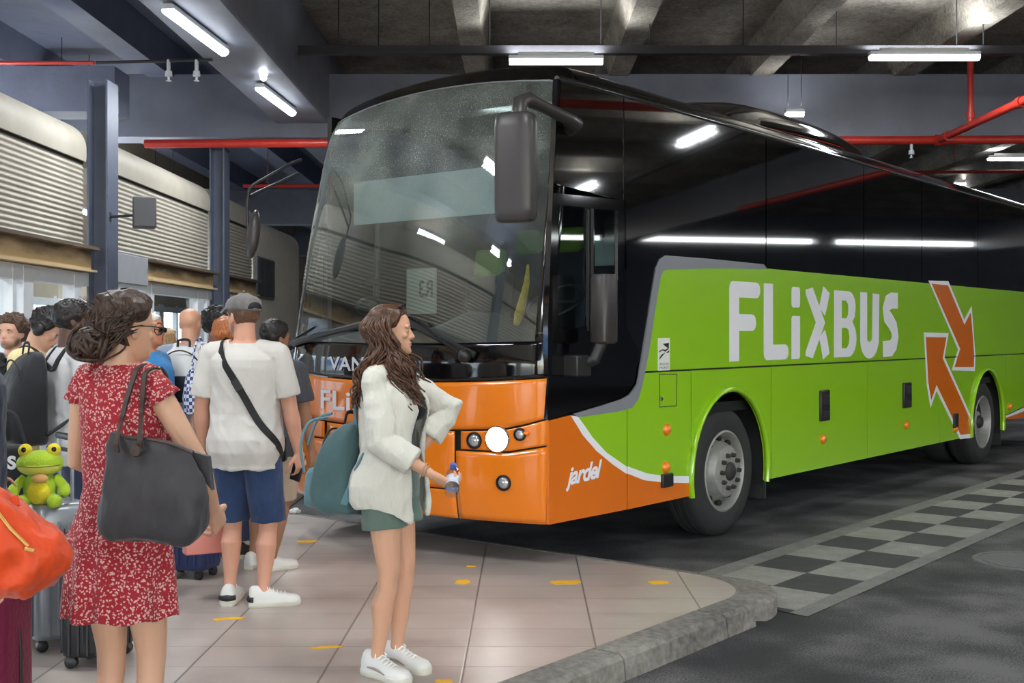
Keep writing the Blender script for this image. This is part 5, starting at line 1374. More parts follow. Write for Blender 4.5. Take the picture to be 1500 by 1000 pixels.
tex = bpy.data.textures.new('soft_folds', 'CLOUDS'); tex.noise_scale = .10
md = o.modifiers.new('folds', 'DISPLACE'); md.texture = tex; md.strength = .028; md.mid_level = .5
bpy.context.view_layer.update(); tree = bvh(bod); inv = tb.matrix_world.inverted()
for i, (path, back) in enumerate((([(172, 662), (171, 645), (178, 615), (187, 580), (196, 552), (201, 540)], 0), ([(206, 655), (205, 640), (207, 610), (209, 580), (211, 556), (214, 545)], 1))):
    pts = [at(path[0][0], path[0][1], 3.455), at(path[1][0], path[1][1], 3.455)] + [seen(tree, x, y, .018, 3.6) for x, y in path[2:]]
    top_ = pts[-1]; pts += [top_ + V((.012, .05, .012)), top_ + V((.03, .10, -.01)), top_ + V((.06, .10, -.12))]
    mb = MB(); cp2 = curve_pts([inv @ p for p in pts], 44); strap(mb, cp2, .015, .0035, (0, -1, .25)); mb.build('handle', M_leath, tb, smooth=40)
mb = MB(); mb.lathe([(0, -.006), (.017, -.005), (.02, 0), (.02, .004)], (-.028, -.056, .128), 'Y', 20); mb.build('leather_disc', M_leath, tb)
mb = MB(); mb.tube(curve_pts([(-.14, .0, .152), (-.06, -.012, .158), (.05, -.012, .154), (.13, 0, .13)], 16), .007, 8); mb.build('zip', M_leath, tb)
mb = MB(); mb.poly([(.02, .145), (.165, .12), (.185, .02), (.10, .10)], lambda a, b, d: V((a, .045 - d, b)), .02); mb.build('side_flap', M_tote, tb)

# ------------------------------------------------ young woman with the linen shirt
gl = Figure(V((-.545, 5.22, PLAT)), R(-104), 1.645, 'f', .98, skin=(204, 156, 128), head_yaw=14, head_pitch=-1, vox=.0042,
            hands={1: (.17, .24, .925), -1: (-.135, .085, .985)}, elbows={1: (.45, -1, -.25), -1: (-.45, 1, .1)}, feet={1: (.060, -.045, -26), -1: (-.10, -.01, -24)}, curl=(.62, .35), palm={1: (-.55, .3, .6)})
gl.place('young woman in profile with long wavy brown hair and an open white linen shirt')
gl.body(brow=(64, 42, 30))
gl.top('tank_top', M_black, hem=.575, sleeve=0, ease=.006, fold=.002, neck=.80, vox=.005)
m_linen = cloth('white_linen', (202, 200, 190), var=.05, bump=.35, bscale=40)
def open_shirt(f, name, m, hem, gap0, gap1, ease, vox=.0055, fore=.62, seed=3, tail=.05):
    H = f.H; mb = MB(); n = 44; rings = []
    zs = [hem + (.835 - hem)*i/13 for i in range(14)]
    for z in zs:
        t = max(0, (.72 - z)/(.72 - hem)); g = math.radians(lerp(gap0, gap1, t)); e = ease*(1 + 1.3*t) if z < .80 else ease*.6
        hw, hd, cy = interp(f.tab, z); hw0 = interp(f.tab, .74)[0]; hw = max(hw, hw0*.97 if z < .70 else 0)*H*f.g; hd = max(hd, .058 if z < .7 else 0)*H*f.g
        bust = .044*math.exp(-((z - .72)/.05)**2) + .012*t
        outer, inner = [], []
        for i in range(n + 1):
            a = PI/2 + g + (2*PI - 2*g)*i/n; c, s_ = math.cos(a), math.sin(a)
            fy = max(0, s_)*bust
            for lst, ee in ((outer, e + .008), (inner, e - .006)):
                p = V((math.copysign(abs(c)**.8, c)*(hw + ee), cy*H + math.copysign(abs(s_)**.8, s_)*(hd + ee) + fy, z*H - tail*t*max(0, s_)))
                lst.append(f.S(p))
        rings.append(outer + inner[::-1])
    mb.loft(rings)
    for k in (1, -1):
        a, e_, w = f.sh[k], f.el[k], f.wr[k]; pts, rs = f.arm_path(k); q = .021
        P = [a, lerp(a, e_, .35), lerp(a, e_, .7), e_, lerp(e_, w, fore*.3), lerp(e_, w, fore*.75), lerp(e_, w, fore), lerp(e_, w, fore + .02)]
        mb.tube(P, [rs[0] + q*.5, rs[1] + q*.9, rs[2] + q*1.2, rs[3] + q*1.25, rs[4] + q*1.1, rs[5] + q*1.35, rs[5] + q*1.35, rs[5] + q*.6], 18); mb.ball(a, rs[0] + q*.5, nu=14, nv=10)
        mb.tube([lerp(e_, w, fore - .22), lerp(e_, w, fore + .02)], [rs[5] + q*1.55, rs[5] + q*1.5], 18)
        mb.tube([f.S(V((k*.045*H, -.012*H, .815*H))), f.sh[k]], [.040*H*.9, .036*H], 14)
    # collar
    col = [f.S(V((.045*H*math.cos(a), -.010*H + .040*H*math.sin(a), .838*H + .012*H*(-math.sin(a)*.5)))) for a in [PI/2 + math.radians(40) + (2*PI - math.radians(80))*i/20 for i in range(21)]]
    mb.tube(col, .013, 8)
    me = remesh(mb, vox, 3, name, .5); displace(me, .013, (9, 9, 3.5), lambda co: np.clip((.84*H - co[:, 2])/(.1*H), .3, 1), seed); displace(me, .006, (20, 20, 9), None, seed + 2); creases(me, .012, (14, 10, 9), seed)
    return link_mesh(name, me, m, f.root)
open_shirt(gl, 'linen_shirt', m_linen, .465, 24, 34, .020, tail=.085)
m_sage = cloth('sage_shorts', (92, 110, 100), var=.10, bump=.3)
gl.bottoms('shorts', m_sage, ease=.016, top=.60, hem_t=.43, hemr=1.26, fold=.007)
m_hg = hair_mat('wavy_brown_hair', (34, 20, 13), (104, 68, 44), (26, 26, 6))
gl.hair_cap('hair', m_hg, front=.84, side=.56, back=.15, thick=.018, noise=.006, nscale=24, stretch=(1, 1, .3), seed=9)
hair = gl.root.children[-1]; M = gl.hm(); h = gl.hh; rnd = random.Random(11); mb = MB()
Minv = Matrix.Rotation(gl.twist + gl.hyaw, 4, 'Z')
for i in range(330):
    ph = rnd.choice((-1, 1))*rnd.uniform(.62, PI); z = rnd.uniform(.50, .98) if abs(ph) > 1.5 else rnd.uniform(.84, .98); p0 = head_pt(ph, z, h, .014)
    side_ = abs(math.sin(ph)); a = ph + rnd.gauss(0, .10)
    p1 = head_pt(a, .55, h, .032 + .016*rnd.random()); p2 = head_pt(a, .18, h, .046 + .03*rnd.random()); 
    if abs(a) < 1.5:     # keep the face clear
        a2 = math.copysign(1.5 + .35*rnd.random(), a); p1 = head_pt(a2, .55, h, .026); p2 = head_pt(a2, .16, h, .038)
    ln = rnd.uniform(.17, .29); front_ = abs(a) < 1.95
    if front_: p3 = V((math.copysign(.128, p2.x) + rnd.gauss(0, .012), .030 + rnd.gauss(0, .030), p2.z - ln*.5 + .02)); p4 = V((math.copysign(.130, p2.x) + rnd.gauss(0, .016), .085 + rnd.gauss(0, .032), p2.z - ln))
    else: p3 = V((p2.x*1.2 + rnd.gauss(0, .012), min(-.10, p2.y) - .015 + rnd.gauss(0, .015), p2.z - ln*.5)); p4 = V((p2.x*1.25 + rnd.gauss(0, .018), -.138 + rnd.gauss(0, .018), p2.z - ln))
    path = curve_pts([M @ p for p in (p0, p1, p2, p3, p4)], 26); fr = rnd.uniform(3.2, 4.8); am = rnd.uniform(.009, .020); f0 = rnd.random()*6; out = []
    for j, p in enumerate(path):
        t = j/26; k = am*max(0, t - .18)/.82; out.append(p + V((math.cos(f0 + fr*2*PI*t)*k, math.sin(f0 + fr*2*PI*t)*k, 0)))
    r0 = rnd.uniform(.0035, .0062)
    mb.tube(out, [r0*(.6 + .7*math.sin(PI*min(1, (j/26)*.9 + .08))) for j in range(27)], 5)
mb.build('strands', m_hg, hair, smooth=80)['kind'] = 'stuff'
mb = MB(); R3 = M.to_3x3()
for k in (1, -1): mb.ball(M @ V((k*.16*h, .22*h, 1.0*h)), (.026, .007, .018), R3 @ Matrix.Rotation(-.7, 3, 'X'), nu=14, nv=8)
mb.tube([M @ V((-.27*h, .16*h, .97*h)), M @ V((-.05*h, .23*h, 1.02*h)), M @ V((.05*h, .23*h, 1.02*h)), M @ V((.27*h, .16*h, .97*h))], .003, 6)
mb.build('sunglasses', mat('lens_black', (14, 14, 16), rough=.12), gl.root, smooth=80)
def flash(o, T, Lf, w, H):
    for sg in (1, -1):
        mb = MB(); pts = []
        for i in range(13):
            t = i/12; y = -.06 + .42*t; z = .030 + .010*math.sin(t*PI*.8) + .018*(1 - t)**2; pts.append(T(sg*w*np.interp(y, [-.22, -.08, .1, .3, .48], [.86, .90, .89, .995, 1.07]), y*Lf, z))
        rings = [[p + V((0, 0, .006*math.sin(PI*min(1, (i/12)*1.1)) + .001)), p - V((0, 0, .004))] for i, p in enumerate(pts)]
        mb.add([q for r in rings for q in r], [(2*i, 2*i+1, 2*i+3, 2*i+2) for i in range(12)]); mb.build('side_flash', mat('flash_taupe', (160, 146, 134), rough=.5), o, solid=.003)
    mb = MB(); mb.tube([T(x*w*.8, -.235*Lf - (.004 if abs(x) < .5 else -.004), .046) for x in (-1, -.5, 0, .5, 1)], .008, 6); mb.build('heel_tab', mat('heel_blue', (150, 170, 184), rough=.5), o, smooth=80)
for k in (1, -1): gl.shoe(k, M_shoew, M_sole, 1.04, flash, M_lace)
mb = MB(); w = gl.wr[1]; d = (gl.wr[1] - gl.el[1]).normalized(); x = d.orthogonal().normalized(); y = d.cross(x)
for j, rr in ((-.02, .0275), (-.034, .029)): mb.tube([w + d*j + (x*math.cos(a) + y*math.sin(a))*rr for a in [2*PI*i/18 for i in range(19)]], .0028, 6)
mb.build('bracelet', mat('bracelet_beads', (176, 150, 120), rough=.4), gl.root, smooth=80)
# water bottle in her right hand
hp, hd_, hn, hl = gl.hand_t[1]; wpos = gl.world(hp)
bt = empty('water_bottle', (0, 0, 0), 0, 'clear plastic water bottle with blue cap held by the linen shirt woman', 'bottle')
ax = (gl.world(hp + hl) - wpos).normalized(); ax = (ax + V((.25, 0, .9))).normalized()
bt.location = wpos - ax*.10; bt.rotation_euler = ax.to_track_quat('Z', 'Y').to_euler()
M_pet = clear_glass('bottle_plastic', (.86, .90, .95)); M_cap = mat('cap_blue', (90, 110, 190), rough=.4); M_lab = mat('bottle_label', (196, 204, 220), rough=.4, var=.2, vscale=60)
mb = MB(); mb.lathe([(.0, .0), (.024, .001), (.030, .008), (.030, .03), (.0285, .034), (.030, .038), (.030, .12), (.0285, .125), (.030, .13), (.029, .148), (.018, .178), (.0125, .188), (.0125, .198)], n=24); mb.build('bottle_body', M_pet, bt, smooth=60)
mb = MB(); mb.lathe([(.015, .193), (.0155, .196), (.0155, .212), (.014, .215), (.0, .215)], n=20); mb.build('cap', M_cap, bt)
mb = MB(); mb.lathe([(.0306, .045), (.0306, .105)], n=24, caps=False); mb.build('bottle_label', M_lab, bt)
# backpack builder
def backpack(loc, rz, size, m, label, tilt=0, m2=None, kind='plain', cat='backpack', lean=0):
    """local: back panel towards +Y, pocket towards -Y"""
    W_, D_, H_ = size; t = empty('backpack', loc, rz, label, cat); t.rotation_euler = (R(lean), R(tilt), rz)
    mb = MB(); rings = []
    for z, sx_, sy_ in ((0, .70, .55), (.02, .86, .80), (.10, .97, 1.0), (.35, 1.0, 1.0), (.62, .96, .86), (.82, .84, .66), (.94, .62, .44), (1., .34, .22)):
        rings.append([V((W_/2*sx_*math.copysign(abs(math.cos(a))**.55, math.cos(a)), D_/2*(1 - sy_)*.9 + D_/2*sy_*math.copysign(abs(math.sin(a))**.55, math.sin(a)), H_*z)) for a in [2*PI*i/36 for i in range(36)]])
    mb.loft(rings); o = mb.build('bag_body', m, t, smooth=180); md = o.modifiers.new('sub', 'SUBSURF'); md.levels = md.render_levels = 1
    tex = bpy.data.textures.new('bag_folds', 'CLOUDS'); tex.noise_scale = .09
    md = o.modifiers.new('folds', 'DISPLACE'); md.texture = tex; md.strength = .02; md.mid_level = .5
    m2 = m2 or m
    mb = MB(); rings = []
    for z, s in ((.06, .7), (.09, .95), (.2, 1.), (.40, .98), (.47, .8), (.49, .5)):
        rings.append([V((W_*.38*s*math.copysign(abs(math.cos(a))**.5, math.cos(a)), -D_*.5 + D_*.18*s*math.copysign(abs(math.sin(a))**.6, math.sin(a)) + .01, H_*z)) for a in [2*PI*i/28 for i in range(28)]])
    mb.loft(rings); mb.build('front_pocket', m2, t, smooth=180)
    mb = MB(); mb.tube([V((W_*.46*math.cos(a), -D_*.10 - D_*.18*math.sin(a)*.6, H_*(.55 + .36*math.sin(a)))) for a in [PI*i/16 for i in range(17)]], .005, 6); mb.build('zip', M_strap, t, smooth=80)
    mb = MB(); mb.tube(curve_pts([(-.045, D_*.12, H_*.97), (-.035, D_*.15, H_*1.08), (.035, D_*.15, H_*1.08), (.045, D_*.12, H_*.97)], 14), .009, 8, flat=.5); mb.build('grab_handle', M_strap, t, smooth=80)
    return t
def shoulder_straps(t, fig, m, w=.035, ks=(1, -1), x=.075, top_from=.92, size=None):
    """straps from the bag's top over the shoulders and back under the arm"""
    bpy.context.view_layer.update()
    inv = t.matrix_world.inverted(); H = fig.H; W_, D_, H_ = size
    for k in ks:
        P = [fig.S(V((k*x, -.085*H, .775*H))), fig.S(V((k*x, -.060*H, .815*H))), fig.S(V((k*x, -.02*H, .852*H))), fig.S(V((k*x, .045*H, .82*H))), fig.S(V((k*(x + .012), .062*H, .75*H))), fig.S(V((k*(x + .05), .035*H, .66*H))), fig.S(V((k*(x + .065), -.03*H, .62*H)))]
        loc = [inv @ fig.world(p) for p in P]
        loc = [V((k*.05, D_*.42, H_*.9))] + loc + [V((k*W_*.42, D_*.4, H_*.12))]
        c = sum(loc, V())/len(loc); pts = curve_pts(loc, 36); ctr = inv @ fig.world(fig.S(V((k*x*.8, -.01*H, .74*H))))
        mb = MB(); strap(mb, pts, w, .006, [(p - ctr) for p in pts]); mb.build('shoulder_strap', m, t, smooth=40)
m_teal = cloth('teal_backpack', (66, 92, 94), var=.12, bump=.4, bscale=18, rough=.7)
m_teal2 = cloth('teal_backpack_side', (88, 120, 130), var=.1, bump=.4, bscale=18, rough=.7)
bw = gl.world(V((.05, -.225, .715))); bs = (.30, .22, .42)
bk = backpack(bw, R(-112), bs, m_teal, 'grey-teal backpack slung on the back of the linen shirt woman', m2=m_teal2, tilt=-6)
shoulder_straps(bk, gl, m_teal2, .03, (1, -1), .080, size=bs)
mb = MB(); mb.tube(curve_pts([(.05, -.06, .43), (.11, -.12, .40), (.15, -.13, .30), (.14, -.11, .18)], 16), .007, 6); mb.tube(curve_pts([(-.02, -.08, .45), (-.03, -.16, .42), (-.02, -.20, .30)], 12), .007, 6); mb.build('webbing', m_teal2, bk, smooth=80)

# ------------------------------------------------ man in the cap
mn = Figure(V((-1.495, 6.53, PLAT)), R(-8), 1.735, 'm', 1.06, skin=(204, 150, 126), lift=.006, head_yaw=52, head_pitch=0, vox=.0055,
            hands={1: (.285, .07, .835), -1: (-.275, .05, .865)}, elbows={1: (.5, -1, 0), -1: (-.5, -1, 0)}, feet={1: (.105, -.02, -66), -1: (-.105, .02, 10)}, curl=(.55, .75), palm={-1: (.9, .3, 0), 1: (-.8, .5, 0)})
mn.place('man seen from behind in a grey cap, white t-shirt and blue denim shorts')
mn.body(stubble=(150, 112, 92))
m_tee = cloth('white_tshirt', (200, 196, 190), var=.04, bump=.3, bscale=16)
tee = mn.top('t_shirt', m_tee, hem=.445, sleeve=.80, ease=.020, flare=.012, fold=.012, sl_ease=.014, vox=.006, seed=6)
m_denim = cloth('denim', (44, 62, 96), var=.35, bump=.3, bscale=60, vscale=7)
mn.bottoms('shorts', m_denim, ease=.018, top=.55, hem_t=1.03, hemr=1.0, fold=.009)
def heel_black(o, T, Lf, w, H):
    mb = MB(); mb.tube([T(x*w*.82, (-.245 + .05*abs(x)**2)*Lf, .045) for x in (-1, -.6, 0, .6, 1)], [.016, .02, .022, .02, .016], 8); mb.tube([T(0, -.225*Lf, .05), T(0, -.21*Lf, .095)], .014, 8); mb.build('heel_tab', M_shoeb, o, smooth=80)
for k in (1, -1): mn.shoe(k, M_shoew, M_sole, 1.02, heel_black, M_lace)
mn.hair_cap('hair', hair_mat('short_brown_hair', (70, 48, 34), (120, 86, 62)), front=.80, side=.48, back=.20, thick=.008, noise=.002, nscale=60)
# cap
m_cap = cloth('washed_cap', (112, 108, 106), var=.25, vscale=14, bump=.4)
M = mn.hm(); h = mn.hh
cp_ = MB()
def capf(u, v):
    phi = 2*PI*u; z0 = .66 + .03*math.cos(phi); z = z0 + (1.02 - z0)*math.sin(v*PI/2)**.85
    p = head_pt(phi, min(.999, z), h, .016 + .008*math.sin(PI*v)); p.z = z*h + .012*v; return M @ p
cp_.grid(capf, 72, 16, closed=True); cap = cp_.build('cap', m_cap, mn.root, smooth=180); md = cap.modifiers.new('t', 'SOLIDIFY'); md.thickness = .004
mb = MB(); vs = []
mb.grid(lambda u, v: M @ (head_pt(lerp(-1.15, 1.15, u), .685, h, .016) + V((0, (.072*v)*math.cos(lerp(-1.15, 1.15, u)*.9)**.5, -.020*v + .006 - .012*v*abs(lerp(-1, 1, u))**2))), 30, 8)
o = mb.build('brim', m_cap, cap, smooth=180); md = o.modifiers.new('t', 'SOLIDIFY'); md.thickness = .005
mb = MB(); mb.poly([(.55*math.cos(a)*.05, .05*math.sin(a)*.75) for a in [PI*i/10 for i in range(11)]], lambda a_, b_, d: M @ (head_pt(PI, .70, h, .024) + V((a_*1.6, -.001 - .006*d, b_ - .005))), .0)
mb.build('back_opening', m_seal if 0 else M_seal, cap, solid=.004)
mb = MB(); mb.tube([M @ head_pt(PI + a, .685, h, .021) for a in [-.5 + i/10 for i in range(11)]], .008, 6, flat=.5); mb.ball(M @ V((0, -.07*h, 1.02*h + .020)), .008); mb.build('cap_strap', m_cap, cap, smooth=80)
# cross-body bag
cb = empty('crossbody_bag', mn.root.location, mn.face, 'black cross-body bag strap running over the back of the white t-shirt', 'bag')
mb = MB(); H = mn.H
ctrl = [(-.10, .10, 1.36), (-.115, .02, 1.475), (-.100, -.075, 1.435), (-.03, -.135, 1.30), (.06, -.150, 1.15), (.15, -.125, 1.00), (.225, -.04, .885), (.215, .08, .83), (.12, .155, .85)]
tree = bvh(tee); Wi = (Matrix.Translation(mn.root.location) @ Matrix.Rotation(mn.face, 4, 'Z')).inverted()
cps = curve_pts(ctrl, 60); axs = [V((p.x*.25, -.01, min(p.z, 1.38))) for p in cps]
proj = [Wi @ onto(tree, mn.world(p), mn.world(a), .005) for p, a in zip(cps, axs)]
proj = [sum(proj[max(0, i-2):i+3], V())/len(proj[max(0, i-2):i+3]) for i in range(len(proj))]
strap(mb, proj, .040, .003, [(p - a) for p, a in zip(proj, axs)]); mb.build('strap', M_strap, cb, smooth=40)
mb = MB(); mb.box((.07, .19, .86), (.20, .06, .15)); mb.build('pouch', M_black, cb, bevel=.02, segs=3)
mb = MB(); p = proj[24]; q = proj[27]; mb.bar(p + V((0, -.004, 0)), q + V((0, -.004, 0)), .044, .012, (0, 1, 0)); mb.build('buckle', M_plast, cb, bevel=.003)
# phone in his right hand
hp, hd_, hn, hl = mn.hand_t[1]
ph = empty('phone', mn.world(hp + hd_*.0), 0, 'dark phone in the right hand of the man in the cap', 'phone')
zax = (mn.world(hp + hd_) - mn.world(hp)).normalized(); ph.rotation_euler = (R(12), R(8), R(60))
mb = MB(); mb.box((0, 0, 0), (.010, .076, .155)); mb.build('phone_body', mat('phone_case', (36, 34, 36), rough=.4), ph, bevel=.006); mb = MB(); mb.box((.0055, 0, 0), (.001, .07, .145)); mb.build('screen', mat('phone_glass', (10, 10, 14), rough=.05), ph)
# red patterned shopping bag in his left hand
hp, hd_, hn, hl = mn.hand_t[-1]; wp = mn.world(hp)
sb = empty('shopping_bag', (wp.x - .02, wp.y + .02, wp.z - .50), R(28), 'pink and red patterned shopping bag in the left hand of the cap man', 'bag')
m_sb = mat('pink_red_print', (206, 110, 104), rough=.5); N, L = nodes_of(m_sb); b = N['Principled BSDF']
tc = N.new('ShaderNodeTexCoord'); vo = N.new('ShaderNodeTexVoronoi'); vo.inputs['Scale'].default_value = 16; L.new(tc.outputs['Object'], vo.inputs['Vector'])
sp = N.new('ShaderNodeSeparateXYZ'); L.new(tc.outputs['Object'], sp.inputs[0])
rp = N.new('ShaderNodeValToRGB'); rp.color_ramp.interpolation = 'CONSTANT'; rp.color_ramp.elements[0].color = lin((230, 214, 200)) + (1,); e = rp.color_ramp.elements.new(.25); e.color = lin((186, 44, 44)) + (1,); rp.color_ramp.elements[-1].position = .75; rp.color_ramp.elements[-1].color = lin((70, 40, 40)) + (1,)
L.new(vo.outputs['Distance'], rp.inputs[0]); mx = N.new('ShaderNodeMix'); mx.data_type = 'RGBA'; mx.inputs[6].default_value = lin((210, 130, 118)) + (1,); L.new(rp.outputs[0], mx.inputs[7]); L.new(math_node(N, L, 'GREATER_THAN', sp.outputs[2], .17), mx.inputs['Factor']); L.new(mx.outputs[2], b.inputs['Base Color'])
mb = MB(); mb.loft([[V((x*w_, y*d_, z)) for x, y in ((-1, -1), (1, -1), (1, 1), (-1, 1))] for z, w_, d_ in ((0, .13, .045), (.10, .135, .05), (.25, .13, .04), (.38, .12, .02))]); mb.build('bag_body', m_sb, sb, bevel=.008)
mb = MB()
for s in (-1, 1): mb.tube(curve_pts([(-.06, s*.015, .37), (-.04, s*.01, .45), (0, 0, .50), (.04, s*.01, .45), (.06, s*.015, .37)], 16), .006, 6)
mb.build('handle', m_sb, sb, smooth=80)

# ------------------------------------------------ the queue behind: each one its own figure
def simple(px, Y, H, face, sex, label, top_m, bot_m, skin=(196, 146, 118), hair=None, hair_kw=None, girth=1., vox=.0095, shoes=None, sleeve=.75, trousers=1.9, hands=None, elbows=None, fore=0, **kw):
    f = Figure(spot_on(px, Y), R(face), H, sex, girth, skin=skin, vox=vox, hands=hands, elbows=elbows, **{k: v for k, v in kw.items() if k in ('head_yaw', 'head_pitch', 'bend', 'feet', 'curl', 'twist')})
    f.place(label); f.body(**{k: v for k, v in kw.items() if k in ('stubble', 'brow', 'ears')})
    f.top('shirt', top_m, hem=.46, sleeve=sleeve, ease=.018, flare=.008, fold=.008, fore=fore, seed=int(px) % 17, vox=.009)
    f.bottoms('trousers' if trousers > 1.2 else 'shorts', bot_m, ease=.014, hem_t=trousers, hemr=1.0)
    if hair: f.hair_cap('hair', hair, **(hair_kw or {}))
    for k in (1, -1): f.shoe(k, shoes or M_shoeb, M_sole)
    return f
h_blk = hair_mat('black_hair', (14, 12, 12), (44, 38, 36)); h_brn = hair_mat('brown_curly_hair', (50, 36, 28), (110, 84, 66), (30, 30, 30)); h_wht = hair_mat('white_hair', (196, 190, 182), (232, 228, 222)); h_red = hair_mat('auburn_hair', (128, 66, 30), (196, 120, 66)); h_bln = hair_mat('blonde_hair', (140, 106, 70), (206, 172, 126)); h_gry = hair_mat('grey_hair', (70, 70, 74), (130, 128, 128))
c_cream = cloth('cream_tee', (226, 204, 154)); c_beige = cloth('beige_trousers', (186, 164, 132)); c_navy = cloth('navy_tee', (34, 42, 62)); c_blue = cloth('sky_blue_shirt', (54, 136, 200)); c_dkblue = cloth('dark_jeans', (48, 58, 82)); c_grblue = cloth('grey_blue_tee', (150, 162, 184)); c_pink = cloth('pale_pink_top', (220, 176, 176)); c_lgrey = cloth('light_grey_top', (190, 190, 196)); c_taupe = cloth('taupe_top', (168, 150, 132)); c_white = cloth('plain_white_top', (196, 196, 198)); c_dgrey = cloth('dark_grey_cloth', (66, 68, 74)); c_creamk = cloth('cream_cardigan', (232, 226, 212), bump=.5)

f1 = simple(40, 7.0, 1.70, -96, 'm', 'young man in a cream t-shirt with black headphones looking down at his phone', c_cream, c_beige, (214, 166, 142), h_blk, dict(front=.80, side=.50, back=.22, thick=.026, noise=.018, nscale=30), head_pitch=38, bend=8, hands={1: (.09, .30, 1.13), -1: (-.06, .32, 1.15)}, elbows={1: (.4, -1, -.5), -1: (-.4, -1, -.5)}, curl=(.6, .6), girth=.92)
M = f1.hm(); h = f1.hh; mb = MB()
mb.tube([M @ V((.40*h*math.cos(a), -.05*h, .48*h + .64*h*math.sin(a))) for a in [PI*i/20 for i in range(21)]], .010, 8)
for k in (1, -1): mb.ball(M @ V((k*.385*h, -.05*h, .46*h)), (.022, .036, .042), M.to_3x3(), nu=14, nv=10)
mb.build('headphones', M_plast, f1.root, smooth=80)
hp = f1.world((f1.hand_t[1][0] + f1.hand_t[-1][0])/2); ph2 = empty('phone', hp + V((.0, 0, .05)), 0, 'phone held by the young man with headphones', 'phone'); ph2.rotation_euler = (0, R(-40), R(0))
mb = MB(); mb.box((0, 0, 0), (.010, .076, .155)); mb.build('phone_body', MATS['phone_case'], ph2, bevel=.006)
m_bb = cloth('black_backpack', (30, 31, 36), var=.12, bump=.4, bscale=20, rough=.65)
def worn_backpack(f, m, label, size=(.32, .20, .46), m2=None, z=.56, back=.105, straps=True, x=0):
    t = backpack(f.world(V((x, -back*f.H - size[1]/2 + .01, z*f.H))), f.face, size, m, label, m2=m2)
    if straps: shoulder_straps(t, f, M_strap if m2 is None else m, .032, size=size, x=.085)
    return t
worn_backpack(f1, m_bb, 'black backpack on the young man with headphones')
f2 = simple(106, 6.6, 1.71, -48, 'm', 'black-haired man in a white t-shirt, left of the red dress woman', c_white, c_dkblue, (96, 66, 52), h_blk, dict(front=.80, side=.46, back=.16, thick=.014, noise=.006, nscale=70), head_yaw=-10, hands={1: (.2, .22, 1.0), -1: (-.22, .18, .95)})
worn_backpack(f2, m_bb, 'large black backpack worn by the black-haired man in white', (.34, .24, .52), z=.53)
f3 = simple(118, 8.5, 1.69, -25, 'm', 'grey-haired person in dark grey hidden behind the red dress woman', c_dgrey, c_dkblue, (150, 110, 90), h_gry, dict(front=.8, side=.46, back=.15, thick=.012))
f4 = simple(219, 7.8, 1.655, -104, 'm', 'white-haired man in sunglasses and a bright blue shirt', c_blue, c_dgrey, (196, 128, 98), h_wht, dict(front=.82, side=.50, back=.25, thick=.012, noise=.003), head_yaw=8, girth=1.05)
M = f4.hm(); h = f4.hh; mb = MB()
for k in (1, -1): mb.ball(M @ V((k*.16*h, .40*h, .50*h)), (.028, .010, .020), M.to_3x3(), nu=12, nv=8); mb.tube([M @ V((k*.28*h, .36*h, .52*h)), M @ V((k*.345*h, .1*h, .53*h)), M @ V((k*.35*h, -.1*h, .52*h))], .003, 6)
mb.tube([M @ V((-.1*h, .43*h, .52*h)), M @ V((.1*h, .43*h, .52*h))], .003, 6); mb.build('sunglasses', MATS['lens_black'], f4.root, smooth=80)
f5 = simple(243, 9.9, 1.545, -30, 'f', 'blonde woman in pale pink behind the man in the blue shirt', c_pink, c_beige, (214, 166, 140), h_bln, dict(front=.82, side=.30, back=-.05, thick=.03, noise=.01, nscale=18), head_yaw=-30)
f6 = simple(279, 8.4, 1.705, -6, 'm', 'bald man seen from behind in a grey-blue t-shirt', c_grblue, c_dkblue, (210, 158, 130), h_gry, dict(front=.42, side=.40, back=.20, thick=.004, noise=.001), hands={-1: (-.20, .22, 1.02), 1: (.2, .2, 1.0)}, elbows={-1: (-1, -.5, -.3), 1: (1, -.5, -.3)}, girth=1.06)
for c in [c for c in f6.root.children if c.name.startswith('hair')]: bpy.data.objects.remove(c)
worn_backpack(f6, cloth('white_backpack', (222, 222, 220)), 'white and black backpack worn by the bald man', (.32, .22, .42), m_bb, z=.60, x=.05)
f7 = simple(318, 9.2, 1.71, -15, 'm', 'person with dark curly hair beside the second blue column', c_lgrey, c_dgrey, (120, 84, 66), h_blk, dict(front=.80, side=.45, back=.12, thick=.04, noise=.02, nscale=34), head_yaw=-20)
f8 = simple(333, 7.9, 1.615, 8, 'f', 'auburn-haired person mostly hidden by the man in the cap', c_lgrey, c_dkblue, (220, 176, 154), h_red, dict(front=.82, side=.36, back=.02, thick=.034, noise=.012, nscale=22), head_yaw=10)
f9 = simple(402, 7.45, 1.605, -18, 'm', 'dark-haired person between the cap man and the windscreen', c_dgrey, c_taupe, (150, 108, 84), h_blk, dict(front=.80, side=.46, back=.14, thick=.014, noise=.006), trousers=.95, head_yaw=-25, shoes=M_shoew, feet={1: (-.02, .0, -30), -1: (-.19, .06, 5)})
f10 = simple(17, 7.75, 1.635, 164, 'm', 'curly-haired bearded man facing the camera at the left edge', c_taupe, c_dgrey, (206, 158, 134), h_brn, dict(front=.80, side=.50, back=.14, thick=.030, noise=.022, nscale=36), stubble=(108, 82, 66), head_yaw=6, vox=.007)
f11 = simple(-40, 5.25, 1.68, -82, 'm', 'person in a navy t-shirt cut off by the left edge', c_navy, c_dgrey, (190, 140, 112), h_blk, dict(front=.8, side=.46, back=.15), hands={1: (.22, .02, .86), -1: (-.22, .02, .86)})
